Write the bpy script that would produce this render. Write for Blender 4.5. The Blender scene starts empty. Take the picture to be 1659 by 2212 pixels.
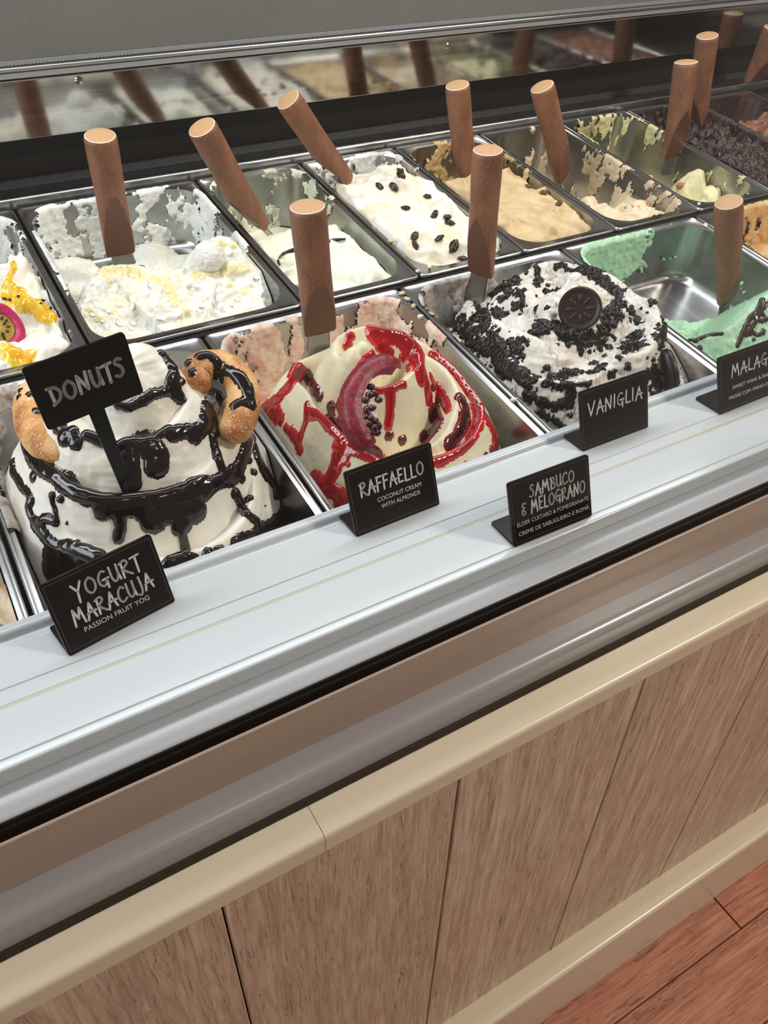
import bpy, bmesh, math, random
import numpy as np
from mathutils import Vector, Matrix
from mathutils.bvhtree import BVHTree

# ------------------------------------------------------------------ camera, world, lights, exposure
W, H, F = 1659.0, 2212.0, 1762.3
CAM = np.array([0.0, 0.0, 1.45])
RC = np.array([[0.86198378, -0.50671199, 0.01506392],
               [-0.31593827, -0.56021675, -0.76572854],
               [0.39644289, 0.65528632, -0.64298746]])      # world -> camera (x right, y down, z forward)
scene = bpy.context.scene
col = scene.collection
cd = bpy.data.cameras.new('camera')
cd.sensor_fit = 'HORIZONTAL'; cd.sensor_width = 36.0; cd.lens = 36.0 * F / W
cd.clip_start = 0.01
cam = bpy.data.objects.new('camera', cd); col.objects.link(cam)
m = Matrix.Identity(4)
for i in range(3):
    m[i][0] = RC[0][i]; m[i][1] = -RC[1][i]; m[i][2] = -RC[2][i]; m[i][3] = CAM[i]
cam.matrix_world = m
scene.camera = cam

world = bpy.data.worlds.new('room'); scene.world = world; world.use_nodes = True
bg = world.node_tree.nodes['Background']
bg.inputs[0].default_value = (0.40, 0.345, 0.30, 1); bg.inputs[1].default_value = 0.46

def area_light(name, loc, target, sx, sy, power, color):
    l = bpy.data.lights.new(name, 'AREA'); l.shape = 'RECTANGLE'; l.size = sx; l.size_y = sy
    l.energy = power; l.color = color
    o = bpy.data.objects.new(name, l); col.objects.link(o); o.location = loc
    d = Vector(target) - Vector(loc)
    o.rotation_euler = d.to_track_quat('-Z', 'Y').to_euler()
    return o
# tube lamp under the hood of the case, shop window on the left, warm ceiling lamps on the customer's side
area_light('case_lamp', (0.45, 0.98, 1.86), (0.45, 0.72, 1.0), 2.4, 0.22, 13.5, (0.93, 0.97, 1.0))
area_light('shop_window', (-2.3, 0.9, 2.1), (0.2, 0.7, 1.0), 1.6, 1.5, 46, (0.86, 0.94, 1.0))
area_light('ceiling_lamp', (2.1, -0.9, 2.9), (0.9, 0.3, 0.6), 0.35, 0.35, 50, (1.0, 0.89, 0.76))
area_light('ceiling_lamp', (0.4, -1.3, 2.9), (0.5, 0.3, 0.6), 0.35, 0.35, 3, (1.0, 0.88, 0.74))
vs = scene.view_settings
vs.view_transform = 'Standard'; vs.look = 'None'; vs.exposure = 0.0; vs.gamma = 1.0; vs.use_curve_mapping = False

# ------------------------------------------------------------------ helpers
S = 0.548; T = math.radians(7.3); CT, ST = math.cos(T), math.sin(T)
def loc3(u, v, w):
    """pan plane coordinates (across, up the slope, off the plane) -> world"""
    u = np.asarray(u, float); v = np.asarray(v, float); w = np.asarray(w, float)
    return np.stack([u + 0 * v + 0 * w, v * CT - w * ST + S * ST + 0 * u, CAM[2] - S * CT + v * ST + w * CT + 0 * u], -1)
def ray(px, py):
    return RC.T @ np.array([(px - W / 2) / F, (py - H / 2) / F, 1.0])
NP = np.array([0, -ST, CT])
def uv(px, py, w=0.0):
    d = ray(px, py); k = (w - S) / (NP @ d); P = d * k
    return P[0], P @ np.array([0, CT, ST])
def on_plane(px, py, p0, nrm):
    d = ray(px, py); k = ((np.array(p0) - CAM) @ np.array(nrm)) / (d @ np.array(nrm)); return CAM + d * k
def p3(px, py, w):
    u, v = uv(px, py, w); return loc3(u, v, w)

def tag(o, label=None, cat=None, group=None, kind=None):
    if label: o['label'] = label
    if cat: o['category'] = cat
    if group: o['group'] = group
    if kind: o['kind'] = kind
    return o
def mesh_np(name, verts, faces, smooth=True):
    """faces: list of (M,k) int arrays"""
    me = bpy.data.meshes.new(name)
    verts = np.asarray(verts, np.float32)
    if not isinstance(faces, (list, tuple)): faces = [faces]
    faces = [np.asarray(f, np.int32) for f in faces if len(f)]
    nl = sum(f.size for f in faces); npoly = sum(len(f) for f in faces)
    me.vertices.add(len(verts)); me.vertices.foreach_set('co', verts.ravel())
    me.loops.add(nl); me.polygons.add(npoly)
    me.loops.foreach_set('vertex_index', np.concatenate([f.ravel() for f in faces]))
    ls = []; s0 = 0
    for f in faces:
        ls.append(s0 + np.arange(len(f)) * f.shape[1]); s0 += f.size
    me.polygons.foreach_set('loop_start', np.concatenate(ls).astype(np.int32))
    me.update(calc_edges=True); me.validate()
    me.polygons.foreach_set('use_smooth', np.full(npoly, smooth)); me.update()
    return me
def link(name, me, mat=None, parent=None):
    o = bpy.data.objects.new(name, me); col.objects.link(o)
    if mat is not None: me.materials.append(mat)
    if parent is not None: o.parent = parent
    return o
def empty(name, loc=(0, 0, 0)):
    o = bpy.data.objects.new(name, None); o.empty_display_size = 0.02; col.objects.link(o); o.location = loc
    return o
def under(o, root):
    """parent o (built in world coordinates) to an Empty that stands elsewhere"""
    o.parent = root; o.matrix_parent_inverse = Matrix.Translation(-Vector(root.location)); return o
def bm_obj(name, bm, mat, parent=None, smooth=False):
    me = bpy.data.meshes.new(name); bm.to_mesh(me); bm.free()
    if smooth:
        me.polygons.foreach_set('use_smooth', [True] * len(me.polygons))
    return link(name, me, mat, parent)
def box_bm(bm, x0, x1, y0, y1, z0, z1):
    v = [bm.verts.new(p) for p in ((x0, y0, z0), (x1, y0, z0), (x1, y1, z0), (x0, y1, z0), (x0, y0, z1), (x1, y0, z1), (x1, y1, z1), (x0, y1, z1))]
    for f in ((3, 2, 1, 0), (4, 5, 6, 7), (0, 1, 5, 4), (1, 2, 6, 5), (2, 3, 7, 6), (3, 0, 4, 7)): bm.faces.new([v[i] for i in f])
def bevel_bm(bm, w, seg=2):
    bmesh.ops.bevel(bm, geom=bm.edges[:], offset=w, segments=seg, affect='EDGES', profile=0.5)
def box(name, b, mat, parent=None, bev=0.0):
    bm = bmesh.new(); box_bm(bm, *b)
    if bev: bevel_bm(bm, bev)
    return bm_obj(name, bm, mat, parent)
def extrude_profile(name, prof, x0, x1, mat, parent=None, smooth_ang=None):
    """closed polygon (y,z) swept along x"""
    n = len(prof); v = [(x0, y, z) for y, z in prof] + [(x1, y, z) for y, z in prof]
    q = [[i, i + n, (i + 1) % n + n, (i + 1) % n] for i in range(n)]
    bm = bmesh.new(); bv = [bm.verts.new(p) for p in v]
    for f in q: bm.faces.new([bv[i] for i in f])
    bm.faces.new([bv[i] for i in range(n)]); bm.faces.new([bv[n + i] for i in reversed(range(n))])
    bmesh.ops.recalc_face_normals(bm, faces=bm.faces[:])
    o = bm_obj(name, bm, mat, parent, smooth=smooth_ang is not None)
    if smooth_ang is not None:
        es = o.data; es.set_sharp_from_angle(angle=math.radians(smooth_ang))
        wn = o.modifiers.new('wn', 'WEIGHTED_NORMAL'); wn.keep_sharp = True; wn.weight = 100
    return o
def rounded(prof, r, seg=4):
    """round the corners of a closed polygon; r: number or one per corner"""
    out = []; n = len(prof)
    for i in range(n):
        p = np.array(prof[i], float); a = np.array(prof[i - 1], float); b = np.array(prof[(i + 1) % n], float)
        rr = r[i] if isinstance(r, (list, tuple)) else r
        if rr <= 0: out.append(tuple(p)); continue
        ea = (a - p); la = np.linalg.norm(ea); eb = (b - p); lb = np.linalg.norm(eb)
        k = min(rr, la * .49, lb * .49); pa = p + ea / la * k; pb = p + eb / lb * k
        for j in range(seg + 1):
            t = j / seg; out.append(tuple((1 - t) ** 2 * pa + 2 * t * (1 - t) * p + t * t * pb))
    return out

# numpy value noise
def _hash(ix, iy, iz, seed):
    h = (ix.astype(np.int64) * 374761393 + iy.astype(np.int64) * 668265263 + iz.astype(np.int64) * 2147483647 + seed * 1274126177) & 0xffffffff
    h = ((h ^ (h >> 13)) * 1274126177) & 0xffffffff
    h = ((h ^ (h >> 16)) * 2246822519) & 0xffffffff
    return ((h ^ (h >> 15)) & 0xffffff) / float(0xffffff)
def vnoise(p, seed=0):
    p = np.asarray(p, float); i = np.floor(p).astype(np.int64); f = p - i; f = f * f * f * (f * (f * 6 - 15) + 10)
    r = 0
    for dx in (0, 1):
        for dy in (0, 1):
            for dz in (0, 1):
                wgt = (f[..., 0] if dx else 1 - f[..., 0]) * (f[..., 1] if dy else 1 - f[..., 1]) * (f[..., 2] if dz else 1 - f[..., 2])
                r = r + wgt * _hash(i[..., 0] + dx, i[..., 1] + dy, i[..., 2] + dz, seed)
    return r
def fbm(p, seed=0, oct=4, gain=0.5):
    r = 0; a = 1.0; s = 0; p = np.asarray(p, float)
    for k in range(oct):
        r = r + a * vnoise(p * (2.03 ** k) + 17.3 * k, seed + k); s += a; a *= gain
    return r / s                                               # 0..1
def stack(x, y, z=None):
    return np.stack([x, y, np.zeros_like(x) if z is None else z], -1)
def sstep(a, b, x):
    t = np.clip((x - a) / (b - a), 0, 1); return t * t * (3 - 2 * t)

# ------------------------------------------------------------------ materials
def srgb(r, g, b):
    f = lambda c: ((c / 255 + 0.055) / 1.055) ** 2.4 if c > 10 else c / 255 / 12.92
    return (f(r), f(g), f(b), 1)
class N:
    def __init__(s, name):
        s.m = bpy.data.materials.new(name); s.m.use_nodes = True; s.t = s.m.node_tree; s.b = s.t.nodes['Principled BSDF']; s.out = s.t.nodes['Material Output']
    def new(s, typ, **kw):
        n = s.t.nodes.new(typ)
        for k, v in kw.items():
            if k in n.inputs: n.inputs[k].default_value = v
            else: setattr(n, k, v)
        return n
    def link(s, a, b): s.t.links.new(a, b)
    def set(s, **kw):
        for k, v in kw.items(): s.b.inputs[k.replace('_', ' ')].default_value = v
    def coord(s, scale=(1, 1, 1), kind='Object'):
        tc = s.new('ShaderNodeTexCoord'); mp = s.new('ShaderNodeMapping'); mp.inputs['Scale'].default_value = scale
        s.link(tc.outputs[kind], mp.inputs['Vector']); return mp.outputs['Vector']
    def noise(s, vec, scale, detail=3, rough=.5, dist=0):
        n = s.new('ShaderNodeTexNoise', Scale=scale, Detail=detail, Roughness=rough, Distortion=dist); s.link(vec, n.inputs['Vector']); return n.outputs['Fac']
    def ramp(s, fac, stops, interp='LINEAR'):
        r = s.new('ShaderNodeValToRGB'); e = r.color_ramp; e.interpolation = interp
        while len(e.elements) < len(stops): e.elements.new(0.5)
        for i, (p, c) in enumerate(stops): e.elements[i].position = p; e.elements[i].color = c
        s.link(fac, r.inputs['Fac']); return r.outputs['Color']
    def mix(s, fac, a, b, blend='MIX'):
        n = s.new('ShaderNodeMix', data_type='RGBA', blend_type=blend)
        for sock, v in ((n.inputs[0], fac), (n.inputs[6], a), (n.inputs[7], b)):
            if hasattr(v, 'is_linked') or hasattr(v, 'links'): s.link(v, sock)
            else: sock.default_value = v
        return n.outputs[2]
    def bump(s, height, strength=.3, dist=.001):
        n = s.new('ShaderNodeBump', Strength=strength, Distance=dist); s.link(height, n.inputs['Height'])
        s.link(n.outputs['Normal'], s.b.inputs['Normal']); return n
    def attr(s, name):
        return s.new('ShaderNodeAttribute', attribute_name=name).outputs['Fac']
G = lambda v: (v, v, v, 1)
M = {}
def simple(name, c, rough=.5, metal=0.0, noise=None, **kw):
    n = N(name); n.set(Base_Color=c, Roughness=rough, Metallic=metal, **kw)
    if noise:
        sc, st, ds = noise; n.bump(n.noise(n.coord(), sc, 4), st, ds)
    M[name] = n.m; return n.m
def steel(name, base, rough, stretch=(1, 1, 1), bump=.12, rvar=.12):
    n = N(name); v = n.coord(stretch); f = n.noise(v, 60, 4, .6)
    n.set(Metallic=1.0)
    n.link(n.ramp(f, [(.25, G(base * .8)), (.75, G(base * 1.1))]), n.b.inputs['Base Color'])
    mr = n.new('ShaderNodeMapRange'); mr.inputs['To Min'].default_value = max(.03, rough - rvar); mr.inputs['To Max'].default_value = rough + rvar
    n.link(f, mr.inputs['Value']); n.link(mr.outputs[0], n.b.inputs['Roughness'])
    n.bump(f, bump, .0006); M[name] = n.m; return n.m
steel('pan_steel', .46, .26, (1, .25, 1), .015, .04)
steel('panel_steel', .52, .085, (.05, 1, 3), .012, .04)
steel('blade_steel', .34, .20, (1, 1, .2), .03)  # dark reflections on the blades are put into this low base tone
steel('rail_aluminium', .55, .3, (.05, 1, 1), .08)
simple('bar_white', srgb(204, 209, 214), .13, noise=(14, .05, .002))
simple('bar_groove', srgb(150, 152, 152), .45)
simple('profile_grey', srgb(178, 180, 186), .34, noise=(200, .04, .0005))
simple('seal_black', srgb(24, 19, 16), .6, Specular_IOR_Level=.2)
simple('panel_beige', srgb(166, 146, 132), .26)
simple('bumper_grey', srgb(156, 153, 154), .24, noise=(60, .03, .0008))
simple('duct_black', srgb(26, 26, 29), .5)
simple('duct_grey', srgb(52, 54, 58), .45)
simple('cream_paint', srgb(222, 210, 186), .28, noise=(60, .04, .001))
simple('grout', srgb(60, 50, 38), .9, noise=(300, .8, .003))
simple('joint_dark', srgb(70, 58, 48), .9)
simple('sign_black', srgb(22, 14, 14), .22, noise=(40, .04, .001), Specular_IOR_Level=.22)
simple('sign_matt', srgb(15, 12, 12), .25, Specular_IOR_Level=.2)
simple('sign_edge', srgb(92, 82, 80), .5)
simple('letter_white', srgb(214, 208, 208), .6)
simple('letter_chalk', srgb(168, 165, 164), .8)

def wood_mat(name, c0, c1, c2, axis, scale, crack, rough=.5):
    """long grain along axis with darker fissures"""
    n = N(name); st = [1, 1, 1]; st[axis] = .07
    info = n.new('ShaderNodeObjectInfo')
    tc = n.new('ShaderNodeTexCoord'); add = n.new('ShaderNodeVectorMath', operation='ADD'); mul = n.new('ShaderNodeVectorMath', operation='SCALE'); mul.inputs['Scale'].default_value = 7.0
    cx = n.new('ShaderNodeCombineXYZ'); 
    for k in range(3): n.link(info.outputs['Random'], cx.inputs[k])
    n.link(cx.outputs[0], mul.inputs[0]); n.link(tc.outputs['Object'], add.inputs[0]); n.link(mul.outputs[0], add.inputs[1])
    mp = n.new('ShaderNodeMapping'); mp.inputs['Scale'].default_value = st; n.link(add.outputs[0], mp.inputs['Vector']); v = mp.outputs[0]
    g = n.noise(v, scale, 6, .62, .6); g2 = n.noise(v, scale * .22, 3, .5, .8); g3 = n.noise(v, scale * 1.5, 6, .72, 1.6)
    c = n.ramp(g, [(.36, c0), (.50, c1), (.64, c2)])
    c = n.mix(n.ramp(g2, [(.35, G(0)), (.7, G(.55))]), c, c0)
    cr = n.ramp(g3, [(.36, G(1)), (.45, G(0))]); gate = n.ramp(g2, [(.40, G(.12)), (.56, G(1))])
    fac = n.mix(1.0, cr, gate, 'MULTIPLY')
    c = n.mix(fac, c, crack); n.link(c, n.b.inputs['Base Color']); n.set(Roughness=rough)
    inv = n.new('ShaderNodeInvert'); n.link(fac, inv.inputs['Color']); n.bump(inv.outputs[0], .35, .001)
    M[name] = n.m; return n.m
wood_mat('plank_wood', srgb(180, 154, 134), srgb(206, 183, 162), srgb(224, 205, 186), 2, 210, srgb(120, 92, 76), .42)
wood_mat('floor_wood', srgb(156, 98, 76), srgb(186, 122, 96), srgb(204, 144, 116), 0, 160, srgb(92, 52, 38), .38)

def handle_mat():
    n = N('handle_brown'); v = n.coord((1, 1, .45)); f = n.noise(v, 900, 3, .6); g = n.noise(v, 45, 3)
    c = n.ramp(g, [(.3, srgb(112, 70, 50)), (.7, srgb(142, 94, 68))])
    c = n.mix(n.ramp(f, [(.56, G(0)), (.74, G(.55))]), c, srgb(200, 166, 138))
    n.link(c, n.b.inputs['Base Color']); n.set(Roughness=.5); n.bump(f, .2, .0006); M['handle_brown'] = n.m
handle_mat()
simple('handle_top', srgb(196, 154, 112), .55, noise=(90, .1, .001))
simple('handle_cut', srgb(98, 60, 42), .42)
simple('frost', srgb(226, 208, 188), .8, noise=(500, .5, .001))

def fabric():
    n = N('blind_fabric'); v = n.coord()
    w1 = n.new('ShaderNodeTexWave', bands_direction='X', Scale=190, Distortion=.6); n.link(v, w1.inputs['Vector'])
    w2 = n.new('ShaderNodeTexWave', bands_direction='Z', Scale=190, Distortion=.6); n.link(v, w2.inputs['Vector'])
    mm = n.mix(1.0, w1.outputs['Color'], w2.outputs['Color'], 'MULTIPLY')
    c = n.mix(n.noise(v, 6, 3), srgb(84, 83, 79), srgb(108, 107, 103)); c = n.mix(mm, c, srgb(126, 126, 121))
    n.link(c, n.b.inputs['Base Color']); n.set(Roughness=.85); n.bump(mm, .5, .0006); M['blind_fabric'] = n.m
fabric()

def cream_mat(name, c, c2=None, rough=.42, sss=.12, stain=None, fine=(260, .10), streak=None):
    """ice cream: soft base colour, optional second colour in folds, optional stain attribute"""
    n = N(name); v = n.coord(); base = c
    if c2 is not None:
        base = n.mix(n.ramp(n.noise(v, 28, 4, .55, .8), [(.42, G(0)), (.66, G(1))]), c, c2)
    if streak is not None:
        sv = n.coord((1, 1, .35)); sk = n.ramp(n.noise(sv, 75, 5, .6, 2.4), [(.50, G(0)), (.62, G(.85))])
        base = n.mix(n.mix(1.0, sk, n.attr('streak'), 'MULTIPLY'), base, streak)
    if stain is not None: base = n.mix(n.attr('stain'), base, stain)
    if hasattr(base, 'links'): n.link(base, n.b.inputs['Base Color'])
    else: n.set(Base_Color=base)
    n.set(Roughness=rough); n.b.inputs['Subsurface Weight'].default_value = sss; n.b.inputs['Subsurface Radius'].default_value = (.006, .005, .004)
    n.b.inputs['Subsurface Scale'].default_value = .5
    n.bump(n.noise(v, fine[0], 4, .6), fine[1], .0012); M[name] = n.m; return n.m
cream_mat('cream_white', srgb(238, 234, 226), srgb(232, 226, 208), stain=srgb(225, 214, 190))
cream_mat('cream_ivory', srgb(236, 228, 202), srgb(230, 220, 182), stain=srgb(222, 120, 118))
cream_mat('cream_cookie', srgb(236, 232, 226), srgb(226, 218, 204), streak=srgb(70, 52, 44))
cream_mat('cream_coconut', srgb(232, 231, 224), srgb(232, 226, 202), rough=.5, sss=.05, fine=(260, .25))
cream_mat('cream_milk', srgb(240, 240, 224), srgb(236, 234, 206))
cream_mat('cream_rum', srgb(240, 236, 226), srgb(238, 222, 190), fine=(160, .12))
cream_mat('cream_coffee', srgb(216, 190, 146), srgb(206, 178, 132))
cream_mat('cream_nut', srgb(232, 214, 184), srgb(222, 200, 164))
cream_mat('cream_pistachio', srgb(232, 226, 182), srgb(224, 216, 166))
cream_mat('cream_mint', srgb(190, 230, 196), srgb(172, 218, 180), fine=(180, .2))
cream_mat('cream_dark', srgb(62, 42, 38), srgb(44, 28, 26), rough=.4, sss=0, fine=(120, .35))
cream_mat('cream_choco', srgb(142, 92, 70), srgb(122, 76, 58), sss=0)
cream_mat('cream_caramel', srgb(226, 196, 148), srgb(204, 158, 100))
cream_mat('cream_streaked', srgb(224, 206, 178), srgb(150, 108, 78))
def residue_mat(name, c, c2, lo=.45, hi=.7):
    n = N(name); v = n.coord(); n.link(n.mix(n.ramp(n.noise(v, 60, 4, .6), [(lo, G(0)), (hi, G(1))]), c, c2), n.b.inputs['Base Color'])
    n.set(Roughness=.45); n.bump(n.noise(v, 300, 4, .6), .35, .0012); M[name] = n.m; return n.m
residue_mat('residue_white', srgb(232, 232, 226), srgb(206, 212, 214))
residue_mat('residue_ivory', srgb(226, 206, 190), srgb(206, 150, 140))
residue_mat('residue_cookie', srgb(196, 190, 182), srgb(110, 92, 82))
residue_mat('residue_chip', srgb(190, 180, 172), srgb(98, 70, 56))
residue_mat('residue_milk', srgb(228, 228, 206), srgb(212, 214, 190))
residue_mat('residue_coffee', srgb(206, 176, 128), srgb(180, 146, 96))
residue_mat('residue_nut', srgb(214, 194, 162), srgb(196, 172, 136))
residue_mat('residue_pistachio', srgb(212, 204, 156), srgb(200, 190, 144))
residue_mat('residue_mint', srgb(186, 226, 194), srgb(168, 212, 178))
residue_mat('residue_dark', srgb(58, 42, 38), srgb(84, 64, 58))
residue_mat('residue_caramel', srgb(222, 190, 140), srgb(206, 150, 84))

def gloss(name, thin, thick, rough=.08, coat=.6, sheen=None, bump=(90, .05)):
    n = N(name); n.link(n.mix(n.attr('thick'), thin, thick), n.b.inputs['Base Color'])
    n.set(Roughness=rough, Coat_Weight=coat, Coat_Roughness=.03); n.bump(n.noise(n.coord(), bump[0], 3), bump[1], .001); M[name] = n.m; return n.m
gloss('chocolate_sauce', srgb(34, 20, 16), srgb(15, 9, 8), .12, .3)
gloss('berry_sauce', srgb(206, 24, 32), srgb(150, 12, 22), .07, .6)
gloss('dark_syrup', srgb(120, 10, 20), srgb(44, 6, 12), .06, .7)
gloss('passion_sauce', srgb(246, 214, 70), srgb(236, 176, 24), .08, .7)
gloss('milk_sauce', srgb(238, 230, 190), srgb(232, 218, 158), .16, .4)
gloss('cookie_crumb', srgb(24, 15, 13), srgb(15, 10, 9), .30, .12, bump=(420, .5)); M['cookie_crumb'].node_tree.nodes['Principled BSDF'].inputs['Specular IOR Level'].default_value = .35
gloss('choc_net', srgb(62, 38, 32), srgb(46, 28, 26), .25, .3)
def donut_mat():
    n = N('donut_dough'); v = n.coord(); c = n.ramp(n.noise(v, 34, 4), [(.36, srgb(170, 104, 50)), (.50, srgb(212, 154, 90)), (.64, srgb(232, 186, 124))])
    sp = n.noise(v, 480, 2); c = n.mix(n.ramp(sp, [(.55, G(0)), (.68, G(.6))]), c, srgb(244, 220, 176)); n.link(c, n.b.inputs['Base Color'])
    n.set(Roughness=.45); n.bump(sp, .45, .001); M['donut_dough'] = n.m
donut_mat()
simple('cookie_dark', srgb(44, 30, 27), .4, noise=(300, .25, .0008))
simple('raisin', srgb(52, 28, 22), .22, noise=(260, .7, .0015))
simple('coffee_bean', srgb(92, 72, 44), .3)
simple('nut_brown', srgb(176, 124, 70), .5, noise=(200, .4, .001))
simple('nut_green', srgb(176, 176, 70), .5, noise=(200, .4, .001))
simple('coconut_white', srgb(242, 240, 234), .5)
simple('praline', srgb(240, 238, 232), .6, noise=(330, 1.0, .003))
def rind():
    n = N('rind_magenta'); v = n.coord(); c = n.ramp(n.noise(v, 210, 5, .7), [(.34, srgb(88, 8, 22)), (.52, srgb(130, 14, 40)), (.74, srgb(172, 54, 66))])
    n.link(c, n.b.inputs['Base Color']); n.set(Roughness=.4); n.bump(n.noise(v, 300, 3), .4, .001); M['rind_magenta'] = n.m
rind()
simple('rind_inside', srgb(170, 36, 92), .35, noise=(120, .3, .001))
simple('membrane', srgb(232, 206, 206), .4, noise=(160, .6, .002))
simple('seed_red', srgb(58, 10, 18), .08, Coat_Weight=.6)
simple('seed_black', srgb(22, 18, 16), .12)
simple('pulp', srgb(186, 158, 70), .25, noise=(260, .8, .002))
simple('peel_pink', srgb(184, 40, 92), .35, noise=(160, .6, .002))
simple('vanilla_pod', srgb(34, 26, 22), .3, noise=(300, .3, .0008))
def glass():
    n = N('case_glass'); t = n.t; t.nodes.remove(n.b)
    tr = n.new('ShaderNodeBsdfTransparent'); tr.inputs[0].default_value = (.985, .99, .985, 1)
    gl = n.new('ShaderNodeBsdfGlossy'); gl.inputs['Roughness'].default_value = 0.0
    lw = n.new('ShaderNodeLayerWeight'); lw.inputs['Blend'].default_value = .5
    pw = n.new('ShaderNodeMath', operation='POWER'); pw.inputs[1].default_value = 3.0; n.link(lw.outputs['Facing'], pw.inputs[0])
    ma = n.new('ShaderNodeMath', operation='MULTIPLY_ADD'); ma.inputs[1].default_value = .9; ma.inputs[2].default_value = .025; n.link(pw.outputs[0], ma.inputs[0])
    mx = n.new('ShaderNodeMixShader'); n.link(ma.outputs[0], mx.inputs[0]); n.link(tr.outputs[0], mx.inputs[1]); n.link(gl.outputs[0], mx.inputs[2])
    n.link(mx.outputs[0], n.out.inputs['Surface']); M['case_glass'] = n.m
glass()

# ------------------------------------------------------------------ the setting: floor, panelled counter front, trims
X0, X1 = -0.75, 2.6
fl = box('floor', (-2.0, 4.0, -2.6, 2.0, -0.03, -0.004), M['joint_dark']); tag(fl, 'reddish brown laminate floor of long planks', 'floor', kind='structure')
def plank_mesh(name, sx, sy, sz, bev):
    bm = bmesh.new(); box_bm(bm, 0, sx, 0, sy, 0, sz); bevel_bm(bm, bev, 1)
    me = bpy.data.meshes.new(name); bm.to_mesh(me); bm.free(); return me
fpm = plank_mesh('floor_plank', 1.197, .1185, .006, .0008); fpm.materials.append(M['floor_wood'])
random.seed(4)
for r in range(-8, 2):
    y = .208 + .12 * r; off = .865 if r == 0 else .865 + (.47 * r) % 1.2
    for k in range(-2, 3):
        x = off + 1.2 * k
        if x < -1.9 or x > 2.8: continue
        o = link('floor_plank', fpm, None, fl); o.location = (x + .0015, y + .0008, -.006)
wf = box('wall_front', (X0, X1, .318, .34, 0.10, .862), M['joint_dark']); tag(wf, 'counter front clad in pale weathered wood-look planks', 'wall', kind='structure')
pm = plank_mesh('plank', .2218, .011, .70, .0012); pm.materials.append(M['plank_wood'])
for k in range(-3, 12):
    o = link('plank', pm, None, wf); o.location = (.046 + .2235 * k + .0009, .307, .155)
# cream cover rail on top of the planks, in two lengths, and the cream base
jx = on_plane(698, 1800, (0, 0, .8698), (0, 0, 1))[0]
rail = rounded([(.287, .8461), (.287, .8698), (.3165, .8698), (.3165, .8461)], [.002, .006, .002, 0], 4)
t1 = empty('trim_1', (0, .30, .846)); tag(t1, 'glossy cream cover rail along the top of the wood panelling', 'trim', kind='structure')
for a, b in ((X0, jx - .00025), (jx + .00025, X1)):
    under(extrude_profile('rail_length', rail, a, b, M['cream_paint'], None, 50), t1)
basep = rounded([(.269, 0), (.269, .170), (.285, .170), (.3069, .165), (.3069, 0)], [0, .008, .004, 0, 0], 4)
bs = extrude_profile('baseboard_front', basep, X0, X1, M['cream_paint'], None, 50); tag(bs, 'glossy cream base board between the planks and the floor', 'baseboard', kind='structure')

# ------------------------------------------------------------------ display case
case = empty('display_case', (.6, .36, .86)); tag(case, 'long ice cream display case with white sign bar, grey bumper and steel back panel', 'display case')
def cp(name, prof, mat, ang=40):
    return under(extrude_profile(name, prof, X0, X1, M[mat], None, ang), case)
under(extrude_profile('grout_line', [(.3165, .852), (.3165, .8630), (.3222, .8640), (.3222, .852)], X0, X1, M['grout']), case)
bar = rounded([(.5135, .935), (.5135, .9745), (.503, .9745), (.5005, .9682), (.4945, .9682), (.4925, .9695), (.4538, .9695), (.4532, .9682), (.4515, .9682), (.4509, .9695),
               (.4385, .9695), (.4385, .9690), (.4350, .9690), (.4350, .9695),
               (.3938, .9695), (.3932, .9682), (.3917, .9682), (.3911, .9695), (.3842, .9695), (.3842, .935)],
              [0, .004, .003, .002, .002, .001, .0004, 0, 0, .0004, 0, 0, 0, 0, .0004, 0, 0, .0004, .0025, 0], 3)
cp('sign_bar', bar, 'bar_white', 35)
simple('inlay_tan', srgb(186, 182, 164), .4)
cp('inlay_strip', [(.4384, .9688), (.4384, .9693), (.4351, .9693), (.4351, .9688)], 'inlay_tan')
cp('glass_channel', rounded([(.3840, .930), (.3840, .9554), (.3775, .9556), (.3770, .9548), (.3755, .9548), (.3748, .9556), (.3690, .9556), (.3600, .9516), (.3600, .930)],
                            [0, .0005, .0004, 0, 0, .0004, .005, .0012, 0], 4), 'profile_grey', 40)
cp('glass_seal', [(.3603, .920), (.3603, .9508), (.3592, .9508), (.3592, .9455), (.3576, .9448), (.3576, .9405), (.3592, .9395), (.3592, .9340), (.3475, .9340), (.3475, .920)], 'seal_black')
cp('front_panel', rounded([(.3585, .866), (.3585, .900), (.3478, .920), (.3478, .9488), (.3450, .9486), (.3450, .866)], [0, 0, 0, .0008, .001, 0], 3), 'panel_beige')
cp('bumper', rounded([(.3449, .866), (.3449, .899), (.328, .899), (.322, .8935), (.322, .8704), (.326, .866)], [0, 0, .005, .004, .003, .002], 5), 'bumper_grey')
# glass pane standing in the channel
gz = .9385; gl = .27
gp = [(.3532, gz), (.3532 + gl * .62, gz + .62), (.3582 + gl * .62, gz + .62), (.3582, gz)]
cp('glass_pane', gp, 'case_glass', None)
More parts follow.
